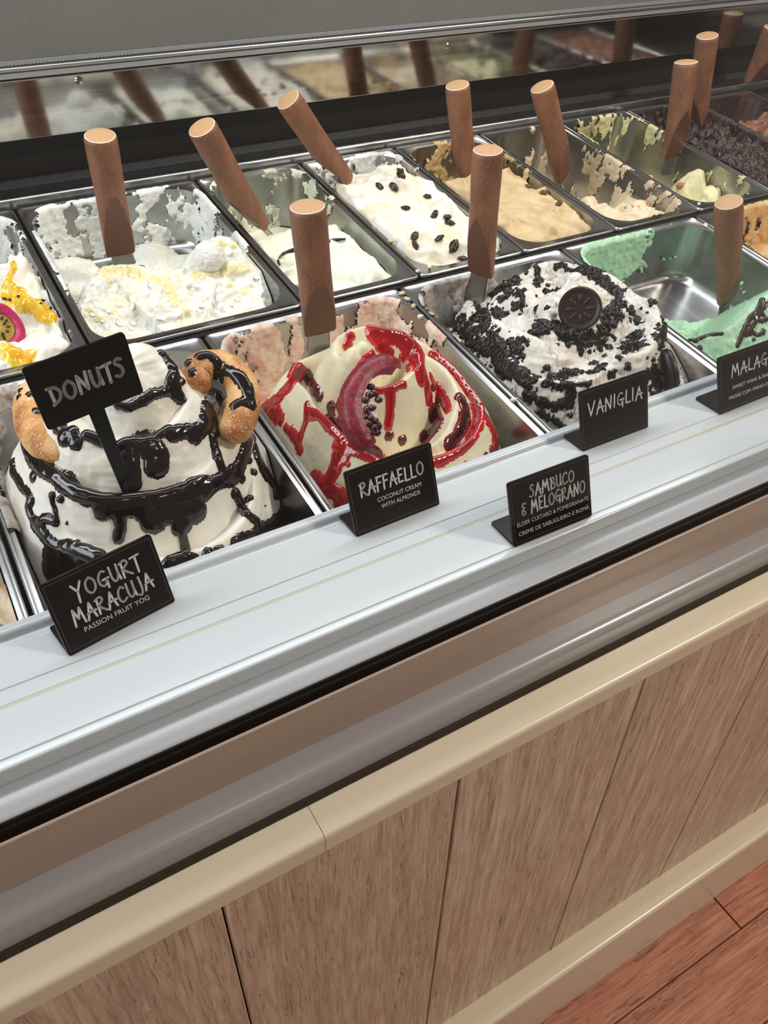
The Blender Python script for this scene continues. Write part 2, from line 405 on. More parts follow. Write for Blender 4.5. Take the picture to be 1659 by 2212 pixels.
# rear of the case: ledge, dark air slot, steel panel, blind rail
cp('rear_ledge', rounded([(1.2045, 1.02), (1.2045, 1.0585), (1.2070, 1.0605), (1.238, 1.0605), (1.238, 1.02)], [0, .001, .001, .002, 0], 2), 'pan_steel')
cp('air_slot', [(1.238, 1.00), (1.238, 1.052), (1.296, 1.046), (1.300, 1.26), (1.33, 1.26), (1.33, 1.00)], 'duct_black', None)
cp('slot_fin', [(1.285, 1.0475), (1.288, 1.058), (1.293, 1.058), (1.292, 1.0470)], 'duct_grey', None)
mp_ = cp('rear_panel', rounded([(1.2570, 1.1175), (1.2500, 1.1900), (1.2530, 1.1905), (1.3000, 1.1905), (1.3000, 1.1175)], [.001, .001, 0, 0, 0], 2), 'panel_steel', 30)
cp('panel_edge', [(1.2494, 1.1892), (1.2494, 1.1908), (1.2520, 1.1908), (1.2520, 1.1892)], 'rail_aluminium')
cp('painted_strip', rounded([(1.2510, 1.1922), (1.2490, 1.1996), (1.2700, 1.2000), (1.2700, 1.1910)], [.001, .001, 0, 0], 2), 'profile_grey')
cp('blind_rail', rounded([(1.2480, 1.2005), (1.2440, 1.2030), (1.2450, 1.2062), (1.2520, 1.2075), (1.2700, 1.2075), (1.2700, 1.2005)], [.001, .002, .001, .001, 0, 0], 3), 'rail_aluminium')
def screw(px, py):
    p = on_plane(px, py, (0, 1.25, 1.19), (0, .995, .096)); bm = bmesh.new()
    bmesh.ops.create_cone(bm, cap_ends=True, segments=20, radius1=.0055, radius2=.0035, depth=.0022)
    bmesh.ops.rotate(bm, verts=bm.verts, cent=(0, 0, 0), matrix=Matrix.Rotation(math.pi / 2, 3, 'X'))
    for a in (0, math.pi / 2):
        r = bmesh.ops.create_cube(bm, size=1); vs_ = r['verts']
        bmesh.ops.scale(bm, vec=(.004, .0006, .0009), verts=vs_); bmesh.ops.rotate(bm, verts=vs_, cent=(0, 0, 0), matrix=Matrix.Rotation(a, 3, 'Y')); bmesh.ops.translate(bm, vec=(0, -.0012, 0), verts=vs_)
    bmesh.ops.translate(bm, vec=(p[0], p[1] - .0009, p[2]), verts=bm.verts)
    o = bm_obj('screw', bm, M['panel_steel']); o.parent = mp_
for q in ((170, 172), (968, 99)): screw(*q)
# roller blind drawn down behind the pans
bl = empty('roller_blind', (.6, 1.256, 1.2075)); tag(bl, 'grey woven fabric roller blind drawn down behind the steel panel', 'blind')
under(extrude_profile('blind_fabric', [(1.2520, 1.2135), (1.2600, 1.52), (1.2615, 1.52), (1.2535, 1.2135)], X0, X1, M['blind_fabric']), bl)
simple('hem_grey', srgb(132, 134, 136), .6, noise=(500, .6, .001))
under(extrude_profile('hem', [(1.2505, 1.2078), (1.2505, 1.2130), (1.2540, 1.2135), (1.2540, 1.2078)], X0, X1, M['hem_grey']), bl)
bm = bmesh.new()
for k in range(360):
    x = .05 + k * .0046; box_bm(bm, x, x + .0022, 1.2488, 1.2506, 1.2079, 1.2097)
tag(under(bm_obj('hem_stitching', bm, M['hem_grey']), bl), kind='stuff')
# bed under the pans
P_ = lambda v, w: tuple(loc3(0, v, w)[1:])
cp('pan_bed', [P_(.36, -.16), P_(.36, -.135), P_(1.146, -.135), P_(1.146, -.16)], 'duct_black', None)
cp('rear_wall', [P_(1.142, -.135), P_(1.142, -.004), P_(1.152, -.004), P_(1.152, -.135)], 'duct_black', None)
cp('pan_runner', [P_(.7670, -.012), P_(.7670, -.004), P_(.7735, -.004), P_(.7735, -.012)], 'seal_black', None)

# ------------------------------------------------------------------ pans
def rr(hw, hl, r, nc=9, ne=10):
    """rounded rectangle loop"""
    pts = []
    for cx, cy, a0 in ((1, 1, 0), (-1, 1, 90), (-1, -1, 180), (1, -1, 270)):
        for j in range(nc):
            a = math.radians(a0 + 90 * j / (nc - 1)); pts.append((cx * (hw - r) + r * math.cos(a), cy * (hl - r) + r * math.sin(a)))
        # the straight run to the next corner
        nx, ny, na = {(1, 1): (-1, 1, 90), (-1, 1): (-1, -1, 180), (-1, -1): (1, -1, 270), (1, -1): (1, 1, 0)}[(cx, cy)]
        a = math.radians(na); e = np.array((nx * (hw - r) + r * math.cos(a), ny * (hl - r) + r * math.sin(a))); s0 = np.array(pts[-1])
        for j in range(1, ne): pts.append(tuple(s0 + (e - s0) * j / ne))
    return np.array(pts)
class Pan: pass
def make_pan(u0, u1, v0, v1, depth, R, label, fx=.0075, fy=.013):
    p = Pan(); g = .0016
    p.cu, p.cv = (u0 + u1) / 2, (v0 + v1) / 2; hw, hl = (u1 - u0) / 2 - g, (v1 - v0) / 2 - g
    p.ohw, p.ohl, p.R, p.depth = hw - fx, hl - fy, R, depth
    loops = []
    for ins, z, r in ((0.0, -.009, .007), (0.0, -.0022, .007), (.0006, -.0008, .0068), (.0020, .0, .006), (.0034, -.0003, .006), (.0042, -.0010, .006)):
        loops.append((rr(hw - ins, hl - ins, r), z))
    loops.append((rr(p.ohw + .0016, p.ohl + .0016, R), -.0010))
    for ins, z in ((0, -.0014), (-.0, -.0030)): loops.append((rr(p.ohw - .0006 + ins, p.ohl - .0006 + ins, R), z))
    for d in np.linspace(.008, depth - .016, 5): loops.append((rr(p.ohw - .1 * d, p.ohl - .1 * d, R - .05 * d), -d))
    for k in range(1, 6):
        a = math.pi / 2 * k / 5; d = depth - .016 + .016 * math.sin(a); ins = .1 * (depth - .016) + .016 * (1 - math.cos(a))
        loops.append((rr(p.ohw - ins, p.ohl - ins, max(.008, R - .05 * depth - .016 * (1 - math.cos(a)))), -d))
    loops.append((rr((p.ohw - ins) * .5, (p.ohl - ins) * .5, .01), -depth - .0006))
    n = len(loops[0][0]); V = []; Fq = []
    for L_, z in loops: V.append(loc3(p.cu + L_[:, 0], p.cv + L_[:, 1], np.full(n, z)))
    i = np.arange(n); j = (i + 1) % n
    for k in range(len(loops) - 1): Fq.append(np.stack([i + k * n, j + k * n, j + (k + 1) * n, i + (k + 1) * n], -1))
    V.append(loc3(p.cu, p.cv, -depth - .0008)[None]); c = len(loops) * n; b = (len(loops) - 1) * n
    tri = np.stack([i + b, j + b, np.full(n, c)], -1)
    V = np.concatenate(V); org = loc3(p.cu, p.cv, -depth)
    me = mesh_np('ice_cream_pan', V - org, [np.concatenate(Fq), tri])
    p.o = link('ice_cream_pan', me, M['pan_steel']); p.o.location = org
    me.set_sharp_from_angle(angle=math.radians(60))
    tag(p.o, label, 'pan', 'steel ice cream pans in the case'); p.org = org
    return p
def residue(p, mat, seed, cover, dmax=.10, thick=.0022, scale=(16, 34), name='residue'):
    """ice cream left sticking to the inner wall and round the opening; cover(s, d, X, Y) -> 0..1"""
    ns, nd = 620, 70
    base = rr(p.ohw, p.ohl, p.R, 24, 60); seg = np.linalg.norm(np.roll(base, -1, 0) - base, axis=1); cs = np.concatenate([[0], np.cumsum(seg)])
    s = np.linspace(0, cs[-1], ns, endpoint=False); cl = np.vstack([base, base[:1]])
    bx = np.interp(s, cs, cl[:, 0]); by = np.interp(s, cs, cl[:, 1])
    tx = np.roll(bx, -1) - np.roll(bx, 1); ty = np.roll(by, -1) - np.roll(by, 1); ln = np.hypot(tx, ty); nx, ny = -ty / ln, tx / ln   # inward (loop runs ccw)
    d = np.linspace(-.004, dmax, nd)
    SS, D = np.meshgrid(s, d, indexing='ij')
    q = stack(SS * scale[1] * .7, D * scale[0], np.zeros_like(SS))
    q[..., 2] = 0
    nz = fbm(stack(bx[:, None] * scale[1] + 0 * D, by[:, None] * scale[1] + 0 * D, D * scale[0] * 1.6), seed, 5, .6)
    c = cover(SS / cs[-1], D, bx[:, None] + 0 * D, by[:, None] + 0 * D)
    m = nz - (1 - c)
    fine = fbm(stack(bx[:, None] * 150 + 0 * D, by[:, None] * 150 + 0 * D, D * 150), seed + 9, 3)
    th = np.clip(m * 22, 0, 1) ** .5 * thick * (.35 + 1.3 * fine)
    ins = np.where(D > 0, .1 * D, 0) + th
    ins = np.where(D < 0, D * 1.0 + 0 * th, ins); z = np.where(D < 0, .0003 + th * .8, -D)
    P = loc3(p.cu + bx[:, None] + nx[:, None] * ins, p.cv + by[:, None] + ny[:, None] * ins, z).reshape(-1, 3)
    ok = (m > 0).reshape(-1)
    i, j = np.meshgrid(np.arange(ns), np.arange(nd - 1), indexing='ij'); i2 = (i + 1) % ns
    fq = np.stack([i * nd + j, i * nd + j + 1, i2 * nd + j + 1, i2 * nd + j], -1).reshape(-1, 4)
    fq = fq[ok[fq].sum(1) >= 3]
    if len(fq) == 0: return None
    used, inv = np.unique(fq, return_inverse=True)
    o = link(name, mesh_np(name, P[used] - p.org, inv.reshape(-1, 4)), M[mat], p.o)
    return tag(o, kind='stuff')

# ------------------------------------------------------------------ ice cream surfaces
def ridge(X, Y, pts, so, si, outside=1, rnd=.003, closed=False, co=0.0):
    """height of a crest line pts[(x,y,w)] falling with slope so outside and si inside"""
    pts = np.asarray(pts, float)
    if closed: pts = np.vstack([pts, pts[:1]])
    best = np.full(X.shape, 1e9); sg = np.ones(X.shape); wz = np.zeros(X.shape)
    for a, b in zip(pts[:-1], pts[1:]):
        e = b[:2] - a[:2]; L2 = e @ e + 1e-12
        t = np.clip(((X - a[0]) * e[0] + (Y - a[1]) * e[1]) / L2, 0, 1)
        dx = X - a[0] - t * e[0]; dy = Y - a[1] - t * e[1]; d = dx * dx + dy * dy
        k = d < best
        best = np.where(k, d, best); sg = np.where(k, np.sign(e[0] * dy - e[1] * dx), sg); wz = np.where(k, a[2] + t * (b[2] - a[2]), wz)
    d = np.sqrt(best); ds = np.sqrt(d * d + rnd * rnd) - rnd; out = sg * outside > 0
    return wz - np.where(out, ds * so + co * d * d, ds * si), d * sg * outside, wz
def smax(a, b, k=.004):
    h = np.clip(.5 + .5 * (a - b) / k, 0, 1); return b * (1 - h) + a * h + k * h * (1 - h)
class Mound: pass
def spline(pts, n=6):
    """Catmull-Rom through points"""
    P = np.asarray(pts, float)
    if len(P) < 3: return P
    out = []
    Q = np.vstack([2 * P[0] - P[1], P, 2 * P[-1] - P[-2]])
    for i in range(1, len(Q) - 2):
        for t in np.linspace(0, 1, n, endpoint=False):
            a, b, c, d = Q[i - 1:i + 3]
            out.append(.5 * ((2 * b) + (c - a) * t + (2 * a - 5 * b + 4 * c - d) * t * t + (3 * b - a - 3 * c + d) * t ** 3))
    out.append(P[-1]); return np.array(out)
def px_crest(p, tr, pts, n=5):
    """crest given as zoom pixels + height (mm) -> local pan coordinates"""
    o = []
    for x, y, w in pts:
        u, v = uv(x * tr[2] + tr[0], y * tr[2] + tr[1], w * .001); o.append((u - p.cu, v - p.cv, w * .001))
    return spline(o, n)
def normals_of(V, fq):
    n = np.zeros_like(V); a = V[fq[:, 1]] - V[fq[:, 3]]; b = V[fq[:, 0]] - V[fq[:, 2]]; fn = np.cross(b, a)
    for k in range(4): np.add.at(n, fq[:, k], fn)
    return n / (np.linalg.norm(n, axis=1)[:, None] + 1e-12)
def make_mound(p, hfun, mat, label, res=.0012, detail=None, attrs=None, cull=None, group='ice cream flavours in the pans', name='ice_cream'):
    q = Mound(); nx, ny = int(2 * p.ohw / res), int(2 * p.ohl / res)
    a = np.linspace(-1, 1, nx); b = np.linspace(-1, 1, ny); A, B = np.meshgrid(a, b, indexing='ij')
    y = B * p.ohl; cyl = np.clip(np.abs(y) - (p.ohl - p.R), 0, None); hw = p.ohw - p.R + np.sqrt(np.clip(p.R ** 2 - cyl ** 2, 0, None)); x = A * hw
    Hh = np.clip(hfun(x, y), -p.depth + .001, None)
    kb = sstep(.86, 1.0, np.maximum(np.abs(A), np.abs(B))); Hh = np.where(Hh > -.007, Hh * (1 - kb) - .007 * kb, Hh)
    dpt = np.clip(-Hh, 0, None) * .1 + .0012
    x = x * (1 - dpt / np.maximum(hw, .01)); y = y * (1 - dpt / p.ohl)
    V = loc3(p.cu + x, p.cv + y, Hh).reshape(-1, 3)
    i, j = np.meshgrid(np.arange(nx - 1), np.arange(ny - 1), indexing='ij')
    fq = np.stack([i * ny + j, (i + 1) * ny + j, (i + 1) * ny + j + 1, i * ny + j + 1], -1).reshape(-1, 4)
    if cull is not None: fq = fq[(Hh.reshape(-1)[fq] > cull).any(1)]
    nr = normals_of(V, fq)
    if nr[:, 2].mean() < 0: fq = fq[:, ::-1]; nr = -nr
    if detail is not None:
        inner = ((np.abs(A) < .985) & (np.abs(B) < .985)).reshape(-1)
        V = V + nr * (detail(x.reshape(-1), y.reshape(-1), Hh.reshape(-1)) * inner)[:, None]; nr = normals_of(V, fq)
    q.V, q.N, q.F, q.p = V, nr, fq, p; q.x, q.y, q.h = x.reshape(-1), y.reshape(-1), Hh.reshape(-1)
    q.org = loc3(p.cu, p.cv, -p.depth + .002)
    me = mesh_np(name, V - q.org, fq)
    if attrs:
        for k, f in attrs.items():
            at = me.attributes.new(k, 'FLOAT', 'POINT'); at.data.foreach_set('value', np.asarray(f(q), np.float32))
    q.o = link(name, me, M[mat]); q.o.location = q.org; tag(q.o, label, 'ice cream', group)
    q.bvh = None
    return q
def bvh(q):
    if q.bvh is None: q.bvh = BVHTree.FromPolygons([Vector(v) for v in q.V], q.F.tolist())
    return q.bvh
def hit(q, px, py):
    d = ray(px, py); r = bvh(q).ray_cast(Vector(CAM), Vector(d).normalized())
    return (np.array(r[0]), np.array(r[1])) if r[0] is not None else (None, None)
def sauce(q, tr, strokes, mat, name, thick=.004, seed=0, wob=.25, wscale=120, rough=0.0, rscale=260, kind=None, step=3.0, rk=1.0, edge=1.0):
    """topping lying on surface q: strokes [(r_mm, [(x,y),...])] in zoom pixels, thrown onto the surface along the view and grown there"""
    pts = []; rad = []
    for r, pl in strokes:
        pl = spline([(a * tr[2] + tr[0], b * tr[2] + tr[1]) for a, b in pl], 8) if len(pl) > 1 else np.array([(pl[0][0] * tr[2] + tr[0], pl[0][1] * tr[2] + tr[1])])
        last = None
        for c in pl:
            if last is not None and np.hypot(*(c - last)) < step: continue
            last = c; h, _ = hit(q, *c)
            if h is not None: pts.append(h); rad.append(r * .001 * rk * (.80 + .42 * float(vnoise(h[None] * 60, seed + 50)[0])))
    if not pts: return None
    best = np.full(len(q.V), 9.0)
    for P, r in zip(pts, rad):
        m_ = (np.abs(q.V[:, 0] - P[0]) < 2 * r + .004) & (np.abs(q.V[:, 1] - P[1]) < 2 * r + .004)
        dd = np.linalg.norm(q.V[m_] - P, axis=1) / r
        best[m_] = np.minimum(best[m_], dd)
    near = best < 3
    nz = np.zeros(len(q.V)); nz[near] = fbm(q.V[near] * wscale, seed, 3) - .5
    dd = best + nz * 2 * wob
    th = np.sqrt(np.clip(1 - np.clip(dd, 0, 1) ** 2, 0, 1)); rg = np.zeros(len(q.V))
    if rough: rg[near] = (fbm(q.V[near] * rscale, seed + 5, 3, .65) - .42) * rough
    disp = th * thick * edge + rg * th ** .5
    keep = q.F[(dd[q.F] < 1.0).any(1)]
    if len(keep) == 0: return None
    used, inv = np.unique(keep, return_inverse=True)
    V = q.V[used] + q.N[used] * (disp[used] - np.where(dd[used] >= 1, .0006, -.0002))[:, None]
    me = mesh_np(name, V - q.org, inv.reshape(-1, 4))
    at = me.attributes.new('thick', 'FLOAT', 'POINT'); at.data.foreach_set('value', np.clip((1 - dd[used]) * 1.25, 0, 1).astype(np.float32))
    o = link(name, me, M[mat], q.o)
    if kind: o['kind'] = kind
    s = Mound(); s.V, s.F, s.o, s.org, s.bvh = V, inv.reshape(-1, 4), o, q.org, None; s.N = normals_of(V, s.F); s.p = q.p
    return s

# ------------------------------------------------------------------ the pans and what is in them
FU = [-.2738, -.0106, .2526, .5145, .7785, 1.0418, 1.305]; BU = [-.036, .1348, .388, .5575, .727, .8965, 1.066, 1.2355, 1.405, 1.5745]
FV = (.402, .766); BV = (.774, 1.137)
ZA = (540, 640, .3496); ZB = (1060, 480, .2652); ZD = (0, 720, .3978); ZM = (1359, 560, .1808); ZC = (0, 420, .4219); ZP = (0, 420, .217); PX = (0, 0, 1)
big = dict(depth=.085, R=.042); sml = dict(depth=.115, R=.042)
pans = {}
for k, (i, what) in dict(streak=(0, 'holding beige streaked ice cream at the left edge'), donut=(1, 'under the donut ice cream tower'), rose=(2, 'holding the rose of ivory ice cream with red sauce'),
                         cookie=(3, 'holding the cookie crumb ice cream'), mint=(4, 'nearly empty, with leftover green ice cream'), caramel=(5, 'with tan caramel smears at the right edge')).items():
    pans[k] = make_pan(FU[i], FU[i + 1], FV[0], FV[1], label='wide steel front-row pan ' + what, **big)
for k, (i, what) in dict(passion=(0, 'with passion fruit ice cream at the left edge'), coconut=(1, 'wide and smeared white, with coconut ice cream'), milk=(2, 'with smooth white ice cream and a vanilla pod'),
                         rum=(3, 'with white ice cream dotted with raisins'), coffee=(4, 'with coffee coloured ice cream'), nut=(5, 'nearly scraped out, with pale nut ice cream'),
                         pistachio=(6, 'nearly scraped out, with pale pistachio ice cream'), dark=(7, 'full of dark chocolate ice cream'), choco=(8, 'with reddish chocolate ice cream at the right edge')).items():
    pans[k] = make_pan(BU[i], BU[i + 1], BV[0], BV[1], label='steel back-row pan ' + what, **(big if k == 'coconut' else sml))

def brush(amp, sc=(40, 40, 160), seed=3, amp2=.0006, sc2=180):
    def f(x, y, h):
        return amp * (fbm(stack(x * sc[0], y * sc[1], h * sc[2]), seed, 3) - .5) * 2 + amp2 * (fbm(stack(x * sc2, y * sc2, h * sc2), seed + 4, 3) - .5) * 2
    return f
# --- donut tower: one ribbon of cream coiled in three tiers
pd = pans['donut']
def coil():
    st = [(.106, .130, .013), (.085, .089, .048), (.053, .054, .080)]; out = []
    for k in range(3):
        for d in range(0, 360, 8):
            th = math.radians(-90 + d); a = st[k]
            b = st[min(k + 1, 2)]; t = float(sstep(120, 240, np.array(float(d))))
            if k == 2: b = (.040, .042, .088)
            out.append(None); ax, ay, w = (a[0], a[1], a[2])
            wob = 1 + .030 * math.sin(3 * th + k * 2) + .022 * math.sin(5 * th + 1.3 * k)
            out[-1] = (k, ax * wob * math.cos(th), ay * wob * math.sin(th) + (.004 if k else -.002), w + .004 * math.sin(2 * th + k))
    return out
CO = coil()
def h_donut(x, y):
    wx = x + .004 * (fbm(stack(x * 30, y * 30), 5, 2) - .5); wy = y + .004 * (fbm(stack(x * 30, y * 30), 6, 2) - .5)
    h = np.full(x.shape, -.078); par = ((2.2, 1.3, 0), (1.45, 1.2, 8), (1.15, 1.1, 6))
    for k in range(3):
        pts = [c[1:] for c in CO if c[0] == k]
        g, _, _ = ridge(wx, wy, pts, par[k][0], par[k][1], -1, .0035, True, par[k][2]); h = smax(h, g, .003)
    d2 = (wx - .006) ** 2 + (wy - .010) ** 2; dome = .116 - d2 / (2 * .026)
    h = smax(h, dome, .006)
    for cx, cy, w, s in ((.020, .018, .121, .016), (.002, .024, .119, .013), (.032, .004, .109, .013)):
        h = smax(h, w - ((wx - cx) ** 2 + (wy - cy) ** 2) / (2 * s), .004)
    return h
def det_donut(x, y, h):
    th = np.arctan2(y, x); r = np.hypot(x, y)
    return .0022 * (fbm(stack(np.cos(th) * 3, np.sin(th) * 3, h * 120), 8, 3) - .5) + .0011 * (fbm(stack(np.cos(th) * 5, np.sin(th) * 5, h * 420), 18, 3) - .5) + .0016 * (fbm(stack(x * 60, y * 60, h * 60), 9, 2) - .5)
donut = make_mound(pd, h_donut, 'cream_white', 'white ice cream tower in three tiers dripping with dark chocolate sauce', .0011, det_donut, {'stain': lambda q: np.zeros(len(q.V))})
ch = [(5, [(470, 550), (500, 562), (560, 592), (640, 620)]), (6, [(640, 620), (700, 590), (760, 572), (830, 560), (910, 525)]), (8, [(690, 640), (708, 720), (712, 825)]), (10, [(800, 600), (845, 660), (850, 725)]),
      (7, [(940, 550), (1000, 530), (1060, 535)]), (9, [(1060, 550), (1110, 500), (1140, 420), (1165, 340)]), (5, [(1150, 560), (1172, 640), (1205, 735)]),
      (4.5, [(640, 385), (700, 402), (760, 372), (830, 332), (900, 312), (960, 290)]), (5.5, [(915, 150), (945, 210), (930, 280), (978, 352)]), (4, [(985, 262), (940, 250)]), (4, [(880, 112), (980, 142), (1040, 200)]),
      (9, [(320, 500), (350, 560)]), (7, [(390, 540), (410, 590)]),
      (7, [(140, 580), (165, 660), (195, 705), (262, 745), (340, 800)]), (9, [(340, 800), (420, 850), (500, 895), (600, 930)]), (11, [(600, 925), (700, 925), (800, 915), (900, 905), (1000, 880), (1100, 840)]), (9, [(1100, 840), (1200, 800), (1270, 765)]),
      (8, [(1290, 740), (1330, 650), (1360, 560)]), (10, [(560, 960), (640, 955)]), (13, [(800, 955), (840, 1015)]), (12, [(890, 960), (1000, 960), (1050, 965)]), (10, [(965, 960), (985, 1040)]), (5, [(640, 970), (652, 1050), (642, 1115)]),
      (4, [(985, 1060), (995, 1110), (1012, 1195)]), (6, [(180, 700), (185, 775)]), (5, [(1280, 870), (1322, 960), (1390, 1020)]), (4.5, [(1310, 790), (1350, 900)]), (6.5, [(1380, 620), (1420, 725), (1478, 812)]), (3.5, [(1352, 690), (1376, 755)]),
      (5, [(75, 700), (82, 765), (130, 840), (172, 895), (158, 950), (192, 1035)]), (7, [(192, 1035), (235, 1085), (285, 1145), (340, 1185)]), (9, [(340, 1190), (420, 1195), (520, 1225)]), (4.5, [(225, 1020), (255, 1005), (300, 1022)]),
      (17, [(320, 1240), (400, 1240), (300, 1300)]), (1.6, [(280, 878), (300, 950), (312, 1020)]), (1.0, [(330, 910), (365, 1030)]), (3, [(285, 880), (330, 900)]),
      (8, [(1290, 1150), (1350, 1122), (1420, 1072), (1500, 1030), (1540, 950), (1522, 882), (1490, 862)]), (8, [(920, 1262), (990, 1242), (1040, 1240)]), (6, [(1130, 1200), (1190, 1190)]), (1.2, [(1440, 940)]), (6, [(1180, 330), (1160, 450), (1165, 540)])]
sauce(donut, ZD, ch, 'chocolate_sauce', 'chocolate_sauce', .0034, 3, .18, 95, rk=1.04)
residue(pd, 'residue_chip', 21, lambda s, d, X, Y: -.11 + np.where((Y > -.03) & ((X < -.06) | (Y > .15)), .60 - .5 * np.clip(X, 0, 1) / .13, .22), .075, .004)

# --- rose of ivory ice cream with red sauce
pr = pans['rose']
mm = lambda pts: spline(np.array(pts + pts[:1], float) * .001, 4)
RO = mm([(-78, 62, 8), (-79, 25, 18), (-84, -24, 22), (-82, -59, 22), (-73, -90, 20), (-55, -112, 17), (-30, -121, 13), (-4, -121, 10), (28, -117, 9), (57, -103, 11), (80, -75, 14), (84, -30, 20), (78, 13, 25), (63, 41, 30), (40, 58, 33), (10, 66, 30), (-30, 72, 22), (-60, 74, 14)])
RI = mm([(-46, 20, 55), (-32, 35, 63), (-8, 28, 73), (8, 16, 73), (30, 7, 66), (38, -9, 57), (31, -26, 51), (19, -33, 50), (4, -41, 49), (-13, -43, 48), (-29, -39, 46), (-41, -18, 52)])
RM = spline(np.array([(46, 24, 36), (64, -18, 31), (58, -60, 28), (35, -88, 21), (5, -104, 13), (-30, -92, 8)], float) * .001, 5)
def lxy(p, tr, x, y, w):
    u, v = uv(x * tr[2] + tr[0], y * tr[2] + tr[1], w); return u - p.cu, v - p.cv
def h_rose(x, y):
    wx = x + .005 * (fbm(stack(x * 26, y * 26), 15, 2) - .5); wy = y + .005 * (fbm(stack(x * 26, y * 26), 16, 2) - .5)
    h = -.076 + .035 * np.exp(-((wx + .09) / .03) ** 2) * sstep(.14, .03, np.abs(wy))
    h = smax(h, -.018 - .9 * np.clip(np.hypot((wx + .005) / .115, (wy + .02) / .135) - .9, 0, 9) * .12 - .4 * np.clip(np.hypot((wx + .005) / .115, (wy + .02) / .135) - .9, 0, 9), .01)
    for pts, so, si, sd, co, r_ in ((RO, 1.5, 1.7, -1, 2, .0028), (RM, 1.2, 1.5, 1, 3, .0028), (RI, 2.3, 1.6, 1, 0, .003)):
        g, _, _ = ridge(wx, wy, pts, so, si, sd, r_, False, co); h = smax(h, g, .003)
    for zx, zy, w, s in ((640, 330, .071, .006), (700, 290, .074, .005)):
        cx, cy = lxy(pr, ZA, zx, zy, w); h = smax(h, w - ((wx - cx) ** 2 + (wy - cy) ** 2) / (2 * s), .004)
    return h
def st_rose(q):
    return np.clip((fbm(stack(q.x * 40, q.y * 40, q.h * 40), 77, 4) - .52) * 5, 0, 1) * sstep(.06, .10, q.y) * .8
rose = make_mound(pr, h_rose, 'cream_ivory', 'ivory ice cream shaped like a rose under glossy red sauce', .0011, brush(.0013, (24, 24, 60), 33, .0005, 200), {'stain': st_rose})
rd = [(11, [(770, 225), (860, 232), (960, 270), (1020, 330)]), (9, [(1010, 330), (1040, 420), (1060, 490)]), (7, [(820, 300), (850, 350)]), (6, [(760, 360), (700, 430), (650, 520), (622, 620), (560, 652)]), (5, [(940, 380), (980, 440)]),
      (4.5, [(790, 575), (860, 565), (950, 545)]), (5.5, [(870, 575), (868, 680), (855, 800)]), (5, [(1075, 470), (1100, 560), (1112, 650)]), (5, [(1120, 500), (1180, 610), (1225, 700)]),
      (6, [(1130, 368), (1200, 420), (1290, 480), (1332, 560), (1400, 640), (1470, 760), (1530, 860), (1505, 960)]), (6.5, [(1390, 680), (1402, 780), (1335, 920), (1205, 1000), (1140, 1012)]), (5, [(1330, 930), (1332, 1050)]),
      (8, [(1440, 720), (1500, 830), (1520, 930)]), (8, [(300, 460), (270, 520), (200, 600), (150, 660), (120, 690)]), (9, [(80, 690), (140, 702), (190, 760)]), (5, [(150, 800)]), (5, [(220, 810), (282, 880), (306, 950)]),
      (4, [(350, 672), (352, 750), (322, 840), (302, 900)]), (6, [(360, 722), (440, 750), (500, 800), (562, 862), (622, 930), (700, 970), (800, 1002)]), (9, [(560, 905), (560, 980)]), (7, [(545, 980), (522, 1060), (490, 1140)]),
      (2, [(612, 980), (610, 1040)]), (11, [(400, 1140), (462, 1180), (540, 1222), (592, 1290)]), (1.6, [(265, 805)]), (5, [(620, 250), (600, 300)])]
sauce(rose, ZA, rd, 'berry_sauce', 'red_sauce', .0016, 13, .30, 100, rk=1.08)
sauce(rose, ZA, [(8, [(500, 765), (580, 850), (680, 930), (780, 985)]), (9, [(1130, 700), (1165, 790), (1100, 870)]), (5, [(1130, 560), (1160, 640)]), (9, [(1310, 640), (1335, 720), (1300, 820), (1240, 920)]), (6, [(350, 480), (392, 560), (430, 620)]), (6, [(860, 862), (940, 890)]), (6, [(500, 690), (560, 682)]), (5, [(1490, 950), (1460, 990)])],
      'dark_syrup', 'dark_syrup', .0022, 14, .25, 90)
residue(pr, 'residue_ivory', 31, lambda s, d, X, Y: -.11 + (.26 + .38 * sstep(-.02, .09, Y) - .12 * sstep(-.02, .1, X) * sstep(.17, .12, Y)), .08, .0035)

